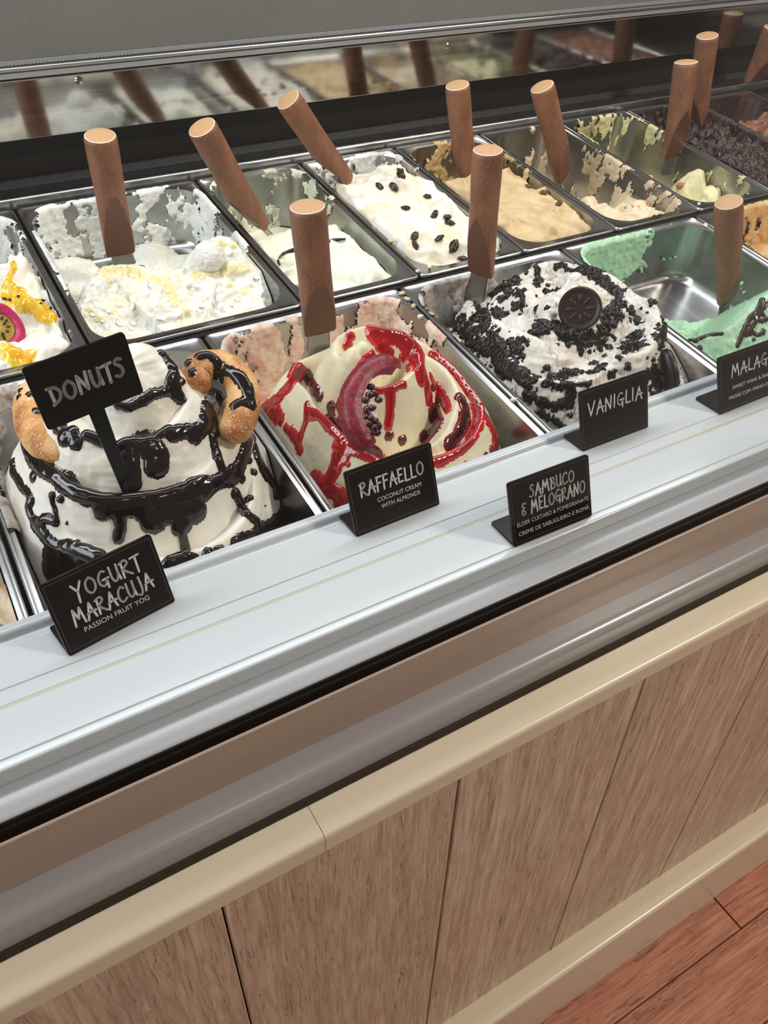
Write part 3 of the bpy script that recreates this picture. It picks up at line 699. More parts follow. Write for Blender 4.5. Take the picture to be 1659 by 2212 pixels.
# --- cookie crumb swirl
pk = pans['cookie']
cr_rim = px_crest(pk, ZB, [(-190, 640, 2), (-150, 760, 12), (0, 900, 20), (150, 1100, 17), (250, 1220, 13), (400, 1290, 13), (600, 1310, 16), (850, 1280, 19), (950, 1200, 23), (1060, 1110, 30), (1200, 1090, 33), (1330, 1010, 37), (1370, 800, 41), (1330, 650, 45),
                            (1200, 590, 43), (1000, 440, 40), (850, 380, 37), (600, 320, 30), (450, 320, 25), (300, 400, 18), (120, 480, 10)])
cr_petal = px_crest(pk, ZB, [(-60, 720, 22), (0, 780, 28), (300, 920, 33), (500, 1020, 29), (640, 1110, 19)])
cr_mid = px_crest(pk, ZB, [(330, 780, 30), (450, 800, 40), (560, 600, 52), (700, 510, 60), (850, 520, 58), (1000, 600, 50), (1060, 640, 44)])
def h_cookie(x, y):
    wx = x + .006 * (fbm(stack(x * 24, y * 24), 25, 2) - .5); wy = y + .006 * (fbm(stack(x * 24, y * 24), 26, 2) - .5)
    h = np.full(x.shape, -.076); e = np.hypot((wx - .005) / .105, (wy - .01) / .125); h = smax(h, .012 - .6 * np.clip(e - .8, 0, 9) ** 1.5, .01)
    for pts, so, si, sd, co in ((cr_rim, 2.1, .75, -1, 2), (cr_petal, .9, 1.0, -1, 3), (cr_mid, .9, .7, 1, 3)):
        g, _, _ = ridge(wx, wy, pts, so, si, sd, .004, False, co); h = smax(h, g, .005)
    for zx, zy, w, s in ((740, 660, .056, .020), (300, 560, .034, .016), (700, 420, .036, .012)):
        cx, cy = lxy(pk, ZB, zx, zy, w); h = smax(h, w - ((wx - cx) ** 2 + (wy - cy) ** 2) / (2 * s), .008)
    return h
def st_cookie(q):
    return np.clip((fbm(stack(q.x * 18, q.y * 18, q.h * 18), 55, 3) - .46) * 5, 0, 1) * .6 + sstep(.005, -.02, q.h) * .9
cookie = make_mound(pk, h_cookie, 'cream_cookie', 'white ice cream swirl strewn with black cookie crumbs', .0011, brush(.0030, (20, 20, 190), 43, .0008, 260), {'streak': lambda q: np.clip(st_cookie(q), 0, 1)})
ck = [(9, [(50, 560), (120, 520), (180, 470)]), (9, [(100, 640), (60, 740)]), (8, [(160, 560), (130, 620)]), (6, [(235, 560), (250, 650), (210, 700)]), (4, [(290, 420), (330, 370)]), (5, [(380, 370), (392, 450), (372, 510)]), (3, [(540, 370), (560, 350), (650, 390)]),
      (8, [(730, 385), (800, 372), (860, 412), (900, 470), (960, 522), (1030, 580)]), (8, [(370, 870), (450, 860), (540, 845), (600, 890)]), (10, [(600, 895), (700, 920), (780, 960), (860, 960), (920, 880)]), (10, [(920, 880), (980, 780), (1020, 700), (1075, 650)]),
      (5, [(740, 1000), (730, 1055)]), (3, [(960, 1010), (930, 1090)]), (7, [(1150, 730), (1195, 800)]), (9, [(1180, 935), (1150, 1030), (1212, 1010)]), (5, [(1260, 1000)]), (3, [(1050, 1100)]), (6, [(450, 1190)]), (5, [(500, 1250), (545, 1265)]), (5, [(600, 1230)]), (5, [(690, 1230)]),
      (5, [(745, 1220), (790, 1230)]), (5, [(840, 1150)]), (5, [(850, 1205), (905, 1180)]), (9, [(0, 900), (60, 1000), (120, 1100), (182, 1050), (200, 990)]), (9, [(60, 1080), (140, 1180), (222, 1232), (322, 1282)]), (4, [(450, 1312), (560, 1332), (680, 1322), (800, 1302)]),
      (6, [(300, 1420), (420, 1462), (560, 1492), (655, 1460), (650, 1370)]), (4, [(640, 1570)]), (4.5, [(400, 1560), (520, 1622), (600, 1692)]), (8, [(1400, 700), (1420, 800), (1400, 900), (1372, 970)]), (4, [(1310, 650)]), (8, [(1470, 1290), (1520, 1332)]),
      (10, [(1320, 1200), (1350, 1300), (1350, 1380)]), (4, [(980, 1240), (1120, 1180)]), (6, [(450, 570), (520, 560)]), (3, [(365, 700), (460, 690)]), (2, [(370, 600), (460, 515)]), (2, [(1270, 740), (1230, 700)]),
      (9, [(-120, 770), (-80, 720), (-40, 840)]), (9, [(-380, 790), (-300, 830), (-220, 900)]), (10, [(-200, 860), (-160, 960), (-110, 1010)]), (8, [(-250, 790), (-150, 800)]), (8, [(-40, 980), (40, 1100), (120, 1230)])]
sauce(cookie, ZB, ck, 'cookie_crumb', 'cookie_crumbs', .0016, 23, 1.25, 170, .0075, 320, kind='stuff', rk=1.1)
residue(pk, 'residue_cookie', 41, lambda s, d, X, Y: -.11 + np.where((Y > .04) & (X < .08), .62, .36), .075, .0022)

# --- mint: nearly empty, a rest in front and a thick patch on the rear left wall
pmn = pans['mint']
def h_mint(x, y):
    n = fbm(stack(x * 45, y * 45), 61, 4, .55)
    g1, _, _ = ridge(x, y, px_crest(pmn, ZM, [(820, 940, -26), (1100, 880, -16), (1350, 700, 2), (1600, 470, 22), (1900, 300, 30)]), 1.0, 1.3, -1, .006)
    g2, _, _ = ridge(x, y, px_crest(pmn, ZM, [(480, 740, -62), (700, 800, -52), (950, 740, -50), (1100, 760, -42)]), .5, 1.6, -1, .008)
    g3 = -.056 - .9 * np.clip(y + .12, 0, 9) - .15 * np.abs(x)
    g4 = np.full(x.shape, -.05) - ((x + .095) ** 2 + (y - .045) ** 2) / (2 * .011) - .008
    return np.maximum(smax(smax(g1, g2 + .022 * (n - .5), .006), smax(g3, g4, .01), .008), -.13) 
mint = make_mound(pmn, lambda x, y: np.where(h_mint(x, y) < -.080, -.0848, h_mint(x, y)), 'cream_mint', 'rest of pale green mint ice cream with a chocolate net', .0013, brush(.0012, (40, 40, 60), 63, .0016, 170), cull=-.0835)
sauce(mint, ZM, [(3.4, [(1590, 480), (1540, 600), (1450, 700), (1380, 840), (1330, 950), (1290, 1040)]), (3.0, [(1659, 520), (1560, 650), (1480, 800), (1400, 900)]), (2.2, [(1450, 900), (1490, 960)]), (3, [(1625, 700), (1600, 860)]), (2.6, [(720, 970), (840, 945), (960, 905), (1110, 890)]), (4, [(790, 970), (840, 1060)]),
                 (2.2, [(1540, 640), (1600, 660)]), (2.6, [(1500, 700), (1580, 740), (1650, 720)]), (2.6, [(1430, 840), (1520, 900), (1600, 880)])], 'choc_net', 'chocolate_net', .0022, 5, .2, 150)
residue(pmn, 'residue_mint', 51, lambda s, d, X, Y: -.05 + (.30 + .52 * sstep(.05, -.03, X) * sstep(.02, .11, Y) * sstep(.080, .035, d) + .14 * sstep(.1, .16, Y)), .075, .0045, (14, 26))
residue(pans['caramel'], 'residue_caramel', 71, lambda s, d, X, Y: -.11 + .64 + 0 * d, .08, .004)

# --- plainer fillings: sloped, scooped surfaces
def filling(key, mat, label, front, back, brk, seed, amp=.010, sc=26, edge=.012, det=(.0012, .0008), res=.0016, blobs=(), low=None):
    p = pans[key]
    def hf(x, y):
        n = fbm(stack(x * sc, y * sc), seed, 3); n2 = fbm(stack(x * sc * .5, y * sc * .5), seed + 3, 2)
        t = sstep(brk + edge + .05 * (n2 - .5), brk - edge + .05 * (n2 - .5), y)
        h = back + (front - back) * t
        for bx, by, w, s in blobs: h = smax(h, w - ((x - bx) ** 2 + (y - by) ** 2) / (2 * s), .006)
        h = h + (amp * (n - .5) * 2 + amp * .5 * (fbm(stack(x * sc * 3, y * sc * 3), seed + 6, 2) - .5)) * (.3 + .7 * sstep(back, front, h))
        rg = 1 - 2 * np.abs(fbm(stack(x * sc * .9 + y * 9, y * sc * .7), seed + 8, 2) - .5); h = h + .010 * (np.clip((rg - .55) / .45, 0, 1) ** 2.5 - .25) * sstep(back, front, h)
        bd = np.maximum(np.abs(x) / p.ohw, np.abs(y) / p.ohl); h = h - .010 * sstep(.86, 1.0, bd) * (h > -.03)
        return np.minimum(h, .045)
    return make_mound(p, hf, mat, label, res, brush(det[0], (30, 30, 120), seed + 1, det[1], 200))
def blob(key, px, py, w, s): 
    u, v = uv(px, py, w); return (u - pans[key].cu, v - pans[key].cv, w, s)
passion = filling('passion', 'cream_white', 'fluffy white ice cream topped with yellow passion fruit sauce', -.004, -.060, .09, 101, .012, 40, .03,
                  blobs=[blob('passion', 40, 560, .010, .010), blob('passion', 110, 600, .006, .008), blob('passion', 95, 735, .022, .008), blob('passion', 20, 745, .014, .010), blob('passion', 55, 650, .012, .012)])
ps = sauce(passion, ZP, [(4.5, [(140, 680), (120, 760), (80, 860), (40, 930)]), (9, [(120, 900), (180, 960), (235, 1020), (240, 1100)]), (9, [(40, 1040), (120, 1060), (180, 1110)]), (9, [(380, 1060), (430, 1120), (500, 1220)]), (9, [(330, 1120), (400, 1200)])], 'passion_sauce', 'passion_sauce', .0022, 7, .25, 110)
sauce(passion, ZP, [(12, [(100, 1560), (200, 1620), (250, 1600)])], 'passion_sauce', 'passion_sauce', .002, 8, .2, 110)
residue(pans['passion'], 'residue_white', 102, lambda s, d, X, Y: -.11 + np.where(Y > .03, .56, .40), .08, .003)
def h_coco(x, y):
    p = pans['coconut']; n = fbm(stack(x * 34, y * 34), 111, 4, .55)
    cr = px_crest(p, ZC, [(400, 620, -22), (450, 470, -16), (540, 370, -8), (700, 370, -8), (800, 400, -10), (930, 380, -6), (1050, 260, 2), (1190, 220, 6), (1310, 330, 0), (1350, 480, -14)])
    g, d, _ = ridge(x, y, cr, .22, 1.5, -1, .008); g = np.where(d > 0, g + .016 * (n - .5) * 2, g + .006 * (n - .5))
    f = -.0825 + .030 * (fbm(stack(x * 20, y * 20), 112, 4) - .46) + .012 * sstep(.02, .11, -x)
    h = smax(g, f, .008)
    return h - .02 * sstep(.93, 1.0, np.abs(y) / p.ohl) * (h > -.03)
coco = make_mound(pans['coconut'], h_coco, 'cream_coconut', 'lumpy white coconut ice cream heaped at the front of a smeared pan', .0013, brush(.0032, (60, 60, 90), 113, .0022, 190), cull=-.0836)
sauce(coco, ZC, [(8, [(540, 400), (650, 385), (720, 420)]), (7, [(780, 430), (850, 470), (900, 560)]), (7, [(1000, 420), (1100, 390), (1250, 380)]), (6, [(1130, 250), (1200, 260)]), (5, [(950, 600), (930, 680)]), (5, [(560, 440), (580, 600)]), (6, [(1250, 500), (1180, 470)]), (5, [(460, 590), (500, 640)])], 'milk_sauce', 'cream_drizzle', .0018, 17, .45, 120)
residue(pans['coconut'], 'residue_white', 114, lambda s, d, X, Y: -.11 + np.where(Y > -.03, np.where(X < 0, .68, .58), .38), .08, .0030, (18, 34))
milk = filling('milk', 'cream_milk', 'smooth white ice cream with a dark vanilla pod', -.014, -.085, .035, 121, .008, 22, .022, blobs=[blob('milk', 640, 590, -.010, .016), blob('milk', 800, 580, -.006, .020), blob('milk', 700, 500, -.014, .012)])
residue(pans['milk'], 'residue_milk', 122, lambda s, d, X, Y: -.11 + np.where(Y > .04, .56, .30), .09, .003)
rum = filling('rum', 'cream_rum', 'mounded white rum ice cream dotted with dark raisins', .002, -.070, .135, 131, .010, 24, .016, blobs=[blob('rum', 880, 380, .020, .014), blob('rum', 960, 440, .014, .016), blob('rum', 930, 520, .006, .020), blob('rum', 820, 420, .006, .012)])
residue(pans['rum'], 'residue_white', 132, lambda s, d, X, Y: -.11 + np.where(Y > .08, .62, .34), .09, .003)
coffee = filling('coffee', 'cream_coffee', 'coffee coloured ice cream with three coffee beans', -.004, -.085, .065, 141, .008, 22, .018, blobs=[blob('coffee', 1130, 400, .008, .012), blob('coffee', 1200, 440, .004, .014), blob('coffee', 1190, 495, .000, .016)])
residue(pans['coffee'], 'residue_coffee', 142, lambda s, d, X, Y: -.11 + np.where((Y > .02), .56, .3), .10, .003)
nut = filling('nut', 'cream_nut', 'pale nut ice cream left in a scraped pan', -.028, -.100, -.095, 151, .007, 30, .02, blobs=[blob('nut', 1400, 410, -.018, .022), blob('nut', 1275, 430, -.022, .012), blob('nut', 1390, 440, -.020, .035), blob('nut', 1320, 450, -.024, .03)])
residue(pans['nut'], 'residue_nut', 152, lambda s, d, X, Y: -.11 + np.where(X > 0, .58, np.where(Y > .1, .55, .42)), .10, .003, (9, 34))
pist = filling('pistachio', 'cream_pistachio', 'pale yellow-green pistachio ice cream in a scraped pan', -.034, -.100, -.10, 161, .007, 34, .02, blobs=[blob('pistachio', 1510, 378, -.016, .014), blob('pistachio', 1550, 400, -.024, .012), blob('pistachio', 1490, 390, -.026, .012)])
residue(pans['pistachio'], 'residue_pistachio', 162, lambda s, d, X, Y: -.11 + np.where(Y > .06, .58, .46), .10, .003, (9, 34))
dark = filling('dark', 'cream_dark', 'rough dark chocolate ice cream', -.010, -.045, .10, 171, .018, 38, .03, (.003, .003))
residue(pans['dark'], 'residue_dark', 172, lambda s, d, X, Y: -.11 + .55 + 0 * d, .09, .003)
choco = filling('choco', 'cream_choco', 'reddish chocolate ice cream at the right edge', -.012, -.060, .10, 181, .016, 30, .03)
residue(pans['choco'], 'residue_dark', 182, lambda s, d, X, Y: -.11 + .45 + 0 * d, .09, .003)
caram = filling('caramel', 'cream_caramel', 'tan caramel ice cream at the right edge', -.012, -.060, .02, 191, .014, 30, .03)
streak = filling('streak', 'cream_streaked', 'beige ice cream with brown streaks at the left edge', -.006, -.020, .10, 195, .008, 30, .03)

# ------------------------------------------------------------------ spatulas
def unit(v): v = np.asarray(v, float); return v / np.linalg.norm(v)
def spatula(label, tip, bot, top, r=.0175, ang=0.0, cut=.55, bw=.030, taper=1.0, show=.42):
    """tip, bot, top: (px, py, w)"""
    T_, B_ = p3(*tip), p3(*bot); best = None
    for w in np.linspace(.03, .26, 116):                      # how far the handle tips towards the viewer, from the roundness of its end face
        U_ = p3(top[0], top[1], w); a = unit(U_ - B_); e = abs(a @ unit(CAM - U_) - show)
        if best is None or e < best[0]: best = (e, U_)
    U_ = best[1]; ax = unit(U_ - B_); Lh = np.linalg.norm(U_ - B_)
    f = CAM - B_; f = unit(f - (f @ ax) * ax); sd = np.cross(ax, f)
    ca, sa = math.cos(ang), math.sin(ang); f, sd = ca * f + sa * sd, -sa * f + ca * sd
    root = empty('spatula', B_); tag(root, label, 'spatula', 'steel spatulas with brown handles')
    n = 44; ts = np.concatenate([[0, .006, .02], np.linspace(.05, .96, 34), [.985, .995, 1.0]]); V = []; clampd = []
    for t in ts:
        rad = r * (taper + (1 - taper) * min(1, t / .6)) * (1 + .02 * math.sin(t * 9))
        if t < .02: rad *= .90 + 5 * t
        if t > .985: rad -= .0008 * (t - .985) / .015 * 2
        a = np.linspace(0, 2 * math.pi, n, endpoint=False); x, y = rad * np.cos(a), rad * np.sin(a)
        lim = r * (-.05 + 1.06 * min(1, t / cut)) if t < cut else 9
        clampd.append(x > lim); x = np.minimum(x, lim)
        V.append(B_ + ax * (t * Lh) + f * x[:, None] + sd * y[:, None])
    V = np.concatenate(V); clampd = np.concatenate(clampd); i = np.arange(n); j = (i + 1) % n
    fq = np.concatenate([np.stack([i + k * n, i + (k + 1) * n, j + (k + 1) * n, j + k * n], -1) for k in range(len(ts) - 1)])[:, ::-1]
    V = np.vstack([V, B_]); c0 = len(V) - 1
    me = mesh_np('handle', V - B_, [fq, np.stack([j, i, np.full(n, c0)], -1)[:, ::-1]])
    h = link('handle', me, M['handle_brown'], root); me.materials.append(M['handle_cut'])
    mi = np.zeros(len(me.polygons), np.int32); mi[:len(fq)] = clampd[fq].all(1); me.polygons.foreach_set('material_index', mi); me.set_sharp_from_angle(angle=math.radians(40))
    # end face with a frosted rim
    rings = [(r - .0008, 1.0), (r * .90, 1.0 + .0006 / Lh), (r * .45, 1.0 + .0009 / Lh)]; a = np.linspace(0, 2 * math.pi, n, endpoint=False); V = []
    for rad, t in rings: V.append(ax * (t * Lh) + f * (rad * np.cos(a))[:, None] + sd * (rad * np.sin(a))[:, None])
    V = np.vstack(V + [ax * (Lh + .0009)]); k = len(V) - 1
    me = mesh_np('end_face', V, [np.concatenate([np.stack([i + q * n, j + q * n, j + (q + 1) * n, i + (q + 1) * n], -1) for q in (0, 1)]), np.stack([i + 2 * n, j + 2 * n, np.full(n, k)], -1)])
    e = link('end_face', me, M['handle_top'], root); me.materials.append(M['frost']); mi = np.zeros(len(me.polygons), np.int32); mi[:n] = 1; me.polygons.foreach_set('material_index', mi)
    # blade: a slightly dished plate
    nb, nl = 13, 18; bax = unit(B_ + ax * .012 - T_); Lb = np.linalg.norm(B_ + ax * .012 - T_); bf = unit(f - (f @ bax) * bax); bs = np.cross(bax, bf)
    g = []
    for sgn in (1, -1):
        for t in np.linspace(0, 1, nl):
            wd = bw * (1.0 - .22 * t) * (1 if t > .12 else math.sqrt(max(.0, 1 - ((.12 - t) / .12) ** 2)) * .5 + .5)
            yy = np.linspace(-.5, .5, nb) * wd; xx = -.004 + 26 * .12 * (yy ** 2) * 2 + sgn * .0007
            g.append(T_ + bax * (t * Lb) + bf * xx[:, None] + bs * yy[:, None])
    g = np.concatenate(g); F_ = []
    for s_ in (0, 1):
        for q in range(nl - 1):
            for w_ in range(nb - 1):
                b0 = s_ * nl * nb + q * nb + w_; ff = [b0, b0 + 1, b0 + nb + 1, b0 + nb]; F_.append(ff if s_ == 0 else ff[::-1])
    o2 = nl * nb
    for q in range(nl - 1):
        for w_ in (0, nb - 1):
            b0 = q * nb + w_; F_.append([b0, b0 + nb, b0 + nb + o2, b0 + o2])
    for w_ in range(nb - 1):
        F_.append([w_, w_ + 1, w_ + 1 + o2, w_ + o2])
    link('blade', mesh_np('blade', g - B_, np.array(F_)), M['blade_steel'], root)
    return root
spatula('spatula standing in the lumpy coconut ice cream, second pan of the back row', (272, 580, -.045), (262, 552, -.018), (216, 293, .115), .0185, .15, .62, .032, 1.0, .46)
spatula('spatula leaning left in the smooth white ice cream with vanilla pod', (600, 530, -.045), (556, 492, -.015), (436, 275, .088), .0185, -1.2, .4, show=.48)
spatula('spatula leaning left in the raisin ice cream', (775, 415, -.03), (742, 392, .0), (622, 215, .080), .0180, -1.4, .4, show=.46)
spatula('spatula standing in the pan of coffee coloured ice cream', (1010, 420, -.06), (1006, 388, -.02), (988, 184, .115), .0180, -1.8, .4, show=.40)
spatula('spatula leaning in the scraped pan of nut ice cream', (1238, 412, -.055), (1221, 386, -.030), (1171, 187, .088), .0185, 1.0, .4, show=.45)
spatula('spatula in the pistachio ice cream, in front of another brown handle', (1440, 380, -.05), (1455, 340, -.020), (1482, 134, .100), .0195, .75, .55, show=.2)
spatula('spatula in the dark chocolate ice cream, behind the pistachio spatula', (1495, 300, -.06), (1503, 270, -.030), (1528, 77, .090), .0195, -1.0, .4, show=.36)
spatula('spatula at the right edge in the reddish chocolate ice cream', (1590, 250, -.05), (1612, 214, -.030), (1672, 60, .090), .0195, .8, .6, show=.3)
spatula('spatula with dark steel blade beside the ivory ice cream rose', (688, 812, -.012), (693, 722, .038), (664, 446, .165), .0178, .25, .5, .030)
spatula('spatula stuck behind the white cookie crumb swirl', (1018, 665, -.025), (1036, 596, .020), (1054, 324, .148), .0175, -.55, .55, show=.38)
spatula('spatula with tapered handle in the nearly empty mint pan', (1562, 705, -.060), (1573, 654, -.030), (1574, 436, .100), .0172, .9, .35, .026, .84, .55)

# ------------------------------------------------------------------ signs
GL = {'A': (.72, [[(0, -.04), (.16, .4), (.40, 1), (.50, .5), (.66, -.02)], [(.08, .34), (.4, .42), (.74, .40)]]),
      'B': (.60, [[(.1, 0), (.14, 1)], [(.02, .95), (.40, .98), (.46, .75), (.16, .54)], [(.16, .54), (.54, .42), (.52, .12), (.06, .02)]]),
      'C': (.62, [[(.60, .86), (.40, 1), (.12, .72), (.06, .3), (.26, .02), (.62, .16)]]),
      'D': (.70, [[(.16, .02), (.14, .98)], [(0, .98), (.44, .90), (.66, .56), (.50, .20), (.06, .0)]]),
      'E': (.55, [[(.12, 1), (.08, .02)], [(.08, 1), (.52, 1)], [(.1, .54), (.44, .56)], [(.06, .02), (.52, .04)]]),
      'F': (.52, [[(.12, 1.02), (.06, -.06)], [(.06, 1), (.54, 1.0)], [(.1, .54), (.44, .56)]]),
      'G': (.70, [[(.58, .92), (.36, 1), (.08, .66), (.10, .24), (.36, .08), (.56, .34), (.58, .46)], [(.30, .46), (.72, .48)], [(.58, .46), (.56, -.12)]]),
      'I': (.26, [[(.16, 1), (.10, 0)]]), 'J': (.44, [[(.34, 1), (.36, .2), (.20, -.16), (0, -.10)]]),
      'L': (.50, [[(.12, 1.02), (.06, .04), (.50, .04)]]),
      'M': (.86, [[(0, -.06), (.16, 1), (.40, .34), (.66, 1), (.80, -.04)]]),
      'N': (.68, [[(.04, -.04), (.10, .98), (.54, .06), (.64, 1.04)]]),
      'O': (.74, [[(.40, .98), (.12, .78), (.06, .32), (.30, .02), (.62, .22), (.68, .68), (.44, .98), (.30, .94)]]),
      'R': (.64, [[(.12, .96), (.06, -.04)], [(0, .90), (.40, 1), (.52, .76), (.10, .50)], [(.12, .50), (.36, .24), (.66, 0)]]),
      'S': (.56, [[(.52, .92), (.30, 1), (.14, .80), (.42, .50), (.46, .18), (.22, .0), (0, .10)]]),
      'T': (.58, [[(0, .98), (.62, 1.02)], [(.34, 1), (.30, -.04)]]), 'U': (.64, [[(.08, 1), (.08, .3), (.26, .02), (.52, .3), (.58, 1)], [(.56, .5), (.62, .02)]]),
      'V': (.66, [[(0, .98), (.24, 0), (.66, 1.04)]]), 'Y': (.66, [[(0, 1), (.30, .52)], [(.66, 1.06), (.30, .48), (.22, -.16)]]),
      '&': (.60, [[(.52, .92), (.24, .96), (.14, .74), (.40, .58), (.10, .46), (.06, .14), (.34, .04), (.44, .24), (.30, .36)]]), ' ': (.34, [])}
def strokes_mesh(text, x0, x1, y0, h, th, jit=0.0, seed=1):
    """hand lettering as flat ribbons in plate coordinates (metres)"""
    rnd = random.Random(seed); wd = sum(GL[c][0] + .16 for c in text) - .16; k = (x1 - x0) / wd; V = []; Fq = []; x = x0
    def disc(p, r):
        b = len(V); V.append((p[0], p[1]))
        for a in range(12): V.append((p[0] + r * math.cos(a * math.pi / 6), p[1] + r * math.sin(a * math.pi / 6)))
        for a in range(12): Fq.append((b, b + 1 + a, b + 1 + (a + 1) % 12))
    for c in text:
        dy = rnd.uniform(-jit, jit)
        for st in GL[c][1]:
            P = spline([(x + a * k, y0 + (b + dy) * h) for a, b in st], 7)
            if len(st) > 2 and c in 'AMNVLY': P = np.array([(x + a * k, y0 + (b + dy) * h) for a, b in st])
            for p, q in zip(P[:-1], P[1:]):
                d = q - p; l = np.hypot(*d)
                if l < 1e-9: continue
                nn = np.array((-d[1], d[0])) / l * th / 2; b = len(V); V += [tuple(p + nn), tuple(p - nn), tuple(q - nn), tuple(q + nn)]; Fq += [(b, b + 1, b + 2), (b, b + 2, b + 3)]
                disc(q, th / 2)
            disc(P[0], th / 2)
        x += (GL[c][0] + .16) * k
    return np.array(V), np.array(Fq)
def sans_mesh(text, x0, x1, y0, cap):
    cu = bpy.data.curves.new('print', 'FONT'); cu.body = text; cu.resolution_u = 3; o = bpy.data.objects.new('print', cu); col.objects.link(o)
    me = bpy.data.meshes.new_from_object(o.evaluated_get(bpy.context.evaluated_depsgraph_get())); bpy.data.objects.remove(o); bpy.data.curves.remove(cu)
    V = np.array([v.co[:2] for v in me.vertices]); lo, hi = V.min(0), V.max(0)
    capr = .69 if 'Ã' not in text else .69
    V[:, 0] = x0 + (V[:, 0] - lo[0]) / (hi[0] - lo[0]) * (x1 - x0); V[:, 1] = y0 + V[:, 1] / capr * cap
    Fs = [list(p.vertices) for p in me.polygons]; bpy.data.meshes.remove(me); return V, Fs
def plate_frame(TL, TR, BR, BL, nrm=None, p0=None):
    zb = .9697
    bl, br = on_plane(*BL, (0, 0, zb), (0, 0, 1)), on_plane(*BR, (0, 0, zb), (0, 0, 1)); e = unit(br - bl)
    tl = on_plane(*TL, bl, e); up = unit(tl - bl); return bl, e, up, np.linalg.norm(br - bl), np.linalg.norm(tl - bl)
def put(name, V2, faces, o3, ex, up, nr, off, mat, parent, org):
    V2 = np.asarray(V2); P = o3 + V2[:, :1] * ex + V2[:, 1:2] * up + nr * off - org
    me = bpy.data.meshes.new(name); me.from_pydata(P.tolist(), [], [list(f) for f in faces]); me.update()
    return link(name, me, mat, parent)
def slab(name, pts2, th, o3, ex, up, nr, mat, parent, org, bev=.0004):
    """outline in plate coordinates, thickness behind the front face"""
    bm = bmesh.new(); f_ = [bm.verts.new(o3 + ex * a + up * b - org) for a, b in pts2]; face = bm.faces.new(f_)
    r = bmesh.ops.extrude_face_region(bm, geom=[face]); vs_ = [v for v in r['geom'] if isinstance(v, bmesh.types.BMVert)]
    bmesh.ops.translate(bm, vec=Vector(-nr * th), verts=vs_); bmesh.ops.recalc_face_normals(bm, faces=bm.faces[:])
    return bm_obj(name, bm, mat, parent)
def rrect(w, h, r, n=5, x0=0, y0=0):
    return [tuple(p) for p in rr(w / 2, h / 2, r, n, 2) + np.array((x0 + w / 2, y0 + h / 2))]
def frame_mesh(x0, y0, x1, y1, t):
    V = []; Fq = []
    for a, b, c, d in ((x0, y0, x1, y0 + t), (x0, y1 - t, x1, y1), (x0, y0 + t, x0 + t, y1 - t), (x1 - t, y0 + t, x1, y1 - t)):
        k = len(V); V += [(a, b), (c, b), (c, d), (a, d)]; Fq.append((k, k + 1, k + 2, k + 3))
    return V, Fq
def sign(label, corners, hand, sans, w=None, seed=1):
    bl, ex, up, Wd, Ht = plate_frame(*corners); Wd = w or Wd
    nr = np.cross(ex, up)
    if nr[1] > 0: nr = -nr
    root = empty('flavour_sign', bl); tag(root, label, 'sign', 'black flavour signs')
    slab('plate', rrect(Wd, Ht, .0022), .0026, bl, ex, up, nr, M['sign_black'], root, bl)
    fd = unit(np.array([-nr[0], -nr[1], 0])) * -1; fd = -fd                      # the foot runs back towards the pans, flat on the bar
    fd = np.array([0, 1.0, 0]) if abs(fd[2]) > .1 else unit(np.array([-nr[0], -nr[1], 0]))
    fo = bl + fd * .0015; fo = np.array([fo[0], fo[1], .9697 + .0028])
    slab('foot', rrect(Wd, .034, .002), .0024, fo, ex, fd, np.array([0, 0, 1.0]), M['sign_black'], root, bl)
    V, f_ = frame_mesh(.0022, .0030, Wd - .0022, Ht - .0022, .00035); put('border_line', V, f_, bl, ex, up, nr, .0002, M['sign_edge'], root, bl)
    for k, (t, x0, x1, yt, yb, th) in enumerate(hand):
        V, f_ = strokes_mesh(t, x0 * Wd, x1 * Wd, (1 - yb) * Ht, (yb - yt) * Ht, th, .04, seed + k); put('hand_lettering', V, f_, bl, ex, up, nr, .0003, M['letter_white'], root, bl)
    for t, x0, x1, yb, cap in sans:
        V, f_ = sans_mesh(t, x0 * Wd, x1 * Wd, (1 - yb) * Ht, cap * Ht); put('small_print', V, f_, bl, ex, up, nr, .0003, M['letter_white'], root, bl)
    return root, bl, ex, up, nr, Wd, Ht
sign('black sign reading YOGURT MARACUJA in front of the donut tower', ((82, 1267.6), (329, 1156.7), (378.5, 1299), (150, 1419)),
     [('YOGURT', .225, .83, .165, .375, .0017), ('MARACUJA', .145, .875, .46, .665, .0017)], [('PASSION FRUIT YOG', .195, .795, .80, .066)], .0895, 3)
sign('black sign reading RAFFAELLO in front of the ivory rose', ((743, 1022), (932, 957), (949.5, 1089.6), (770, 1161)),
     [('RAFFAELLO', .13, .87, .235, .435, .0017)], [('COCONUT CREAM', .30, .815, .60, .066), ('WITH ALMONDS', .33, .79, .715, .066)], .0895, 5)
sign('black sign reading SAMBUCO & MELOGRANO, nearest the front edge of the bar', ((1096.7, 1045.5), (1273, 982), (1277.4, 1115), (1110.5, 1182.7)),
     [('SAMBUCO', .24, .80, .14, .32, .0015), ('& MELOGRANO', .13, .93, .37, .56, .0015)], [('ELDER CUSTARD & POMEGRANATE', .06, .965, .71, .062), ('CREME DE SABUGUEIRO E ROMÃ', .07, .965, .86, .062)], .0885, 7)
sign('black sign reading VANIGLIA in front of the cookie crumb swirl', ((1252, 848), (1399, 802), (1401, 922.6), (1258, 976)),
     [('VANIGLIA', .11, .91, .225, .44, .0016)], [], .0905, 9)
sign('black sign reading MALAGA at the right edge beside the mint pan', ((1552, 774), (1683, 711), (1688, 843), (1555, 896)),
     [('MALAGA', .215, .98, .20, .41, .0016)], [('SWEET WINE & RAISIN', .225, .97, .635, .062), ('PASSAS COM VINHO DOCE', .165, 1.04 - .05, .80, .062)], .0905, 11)
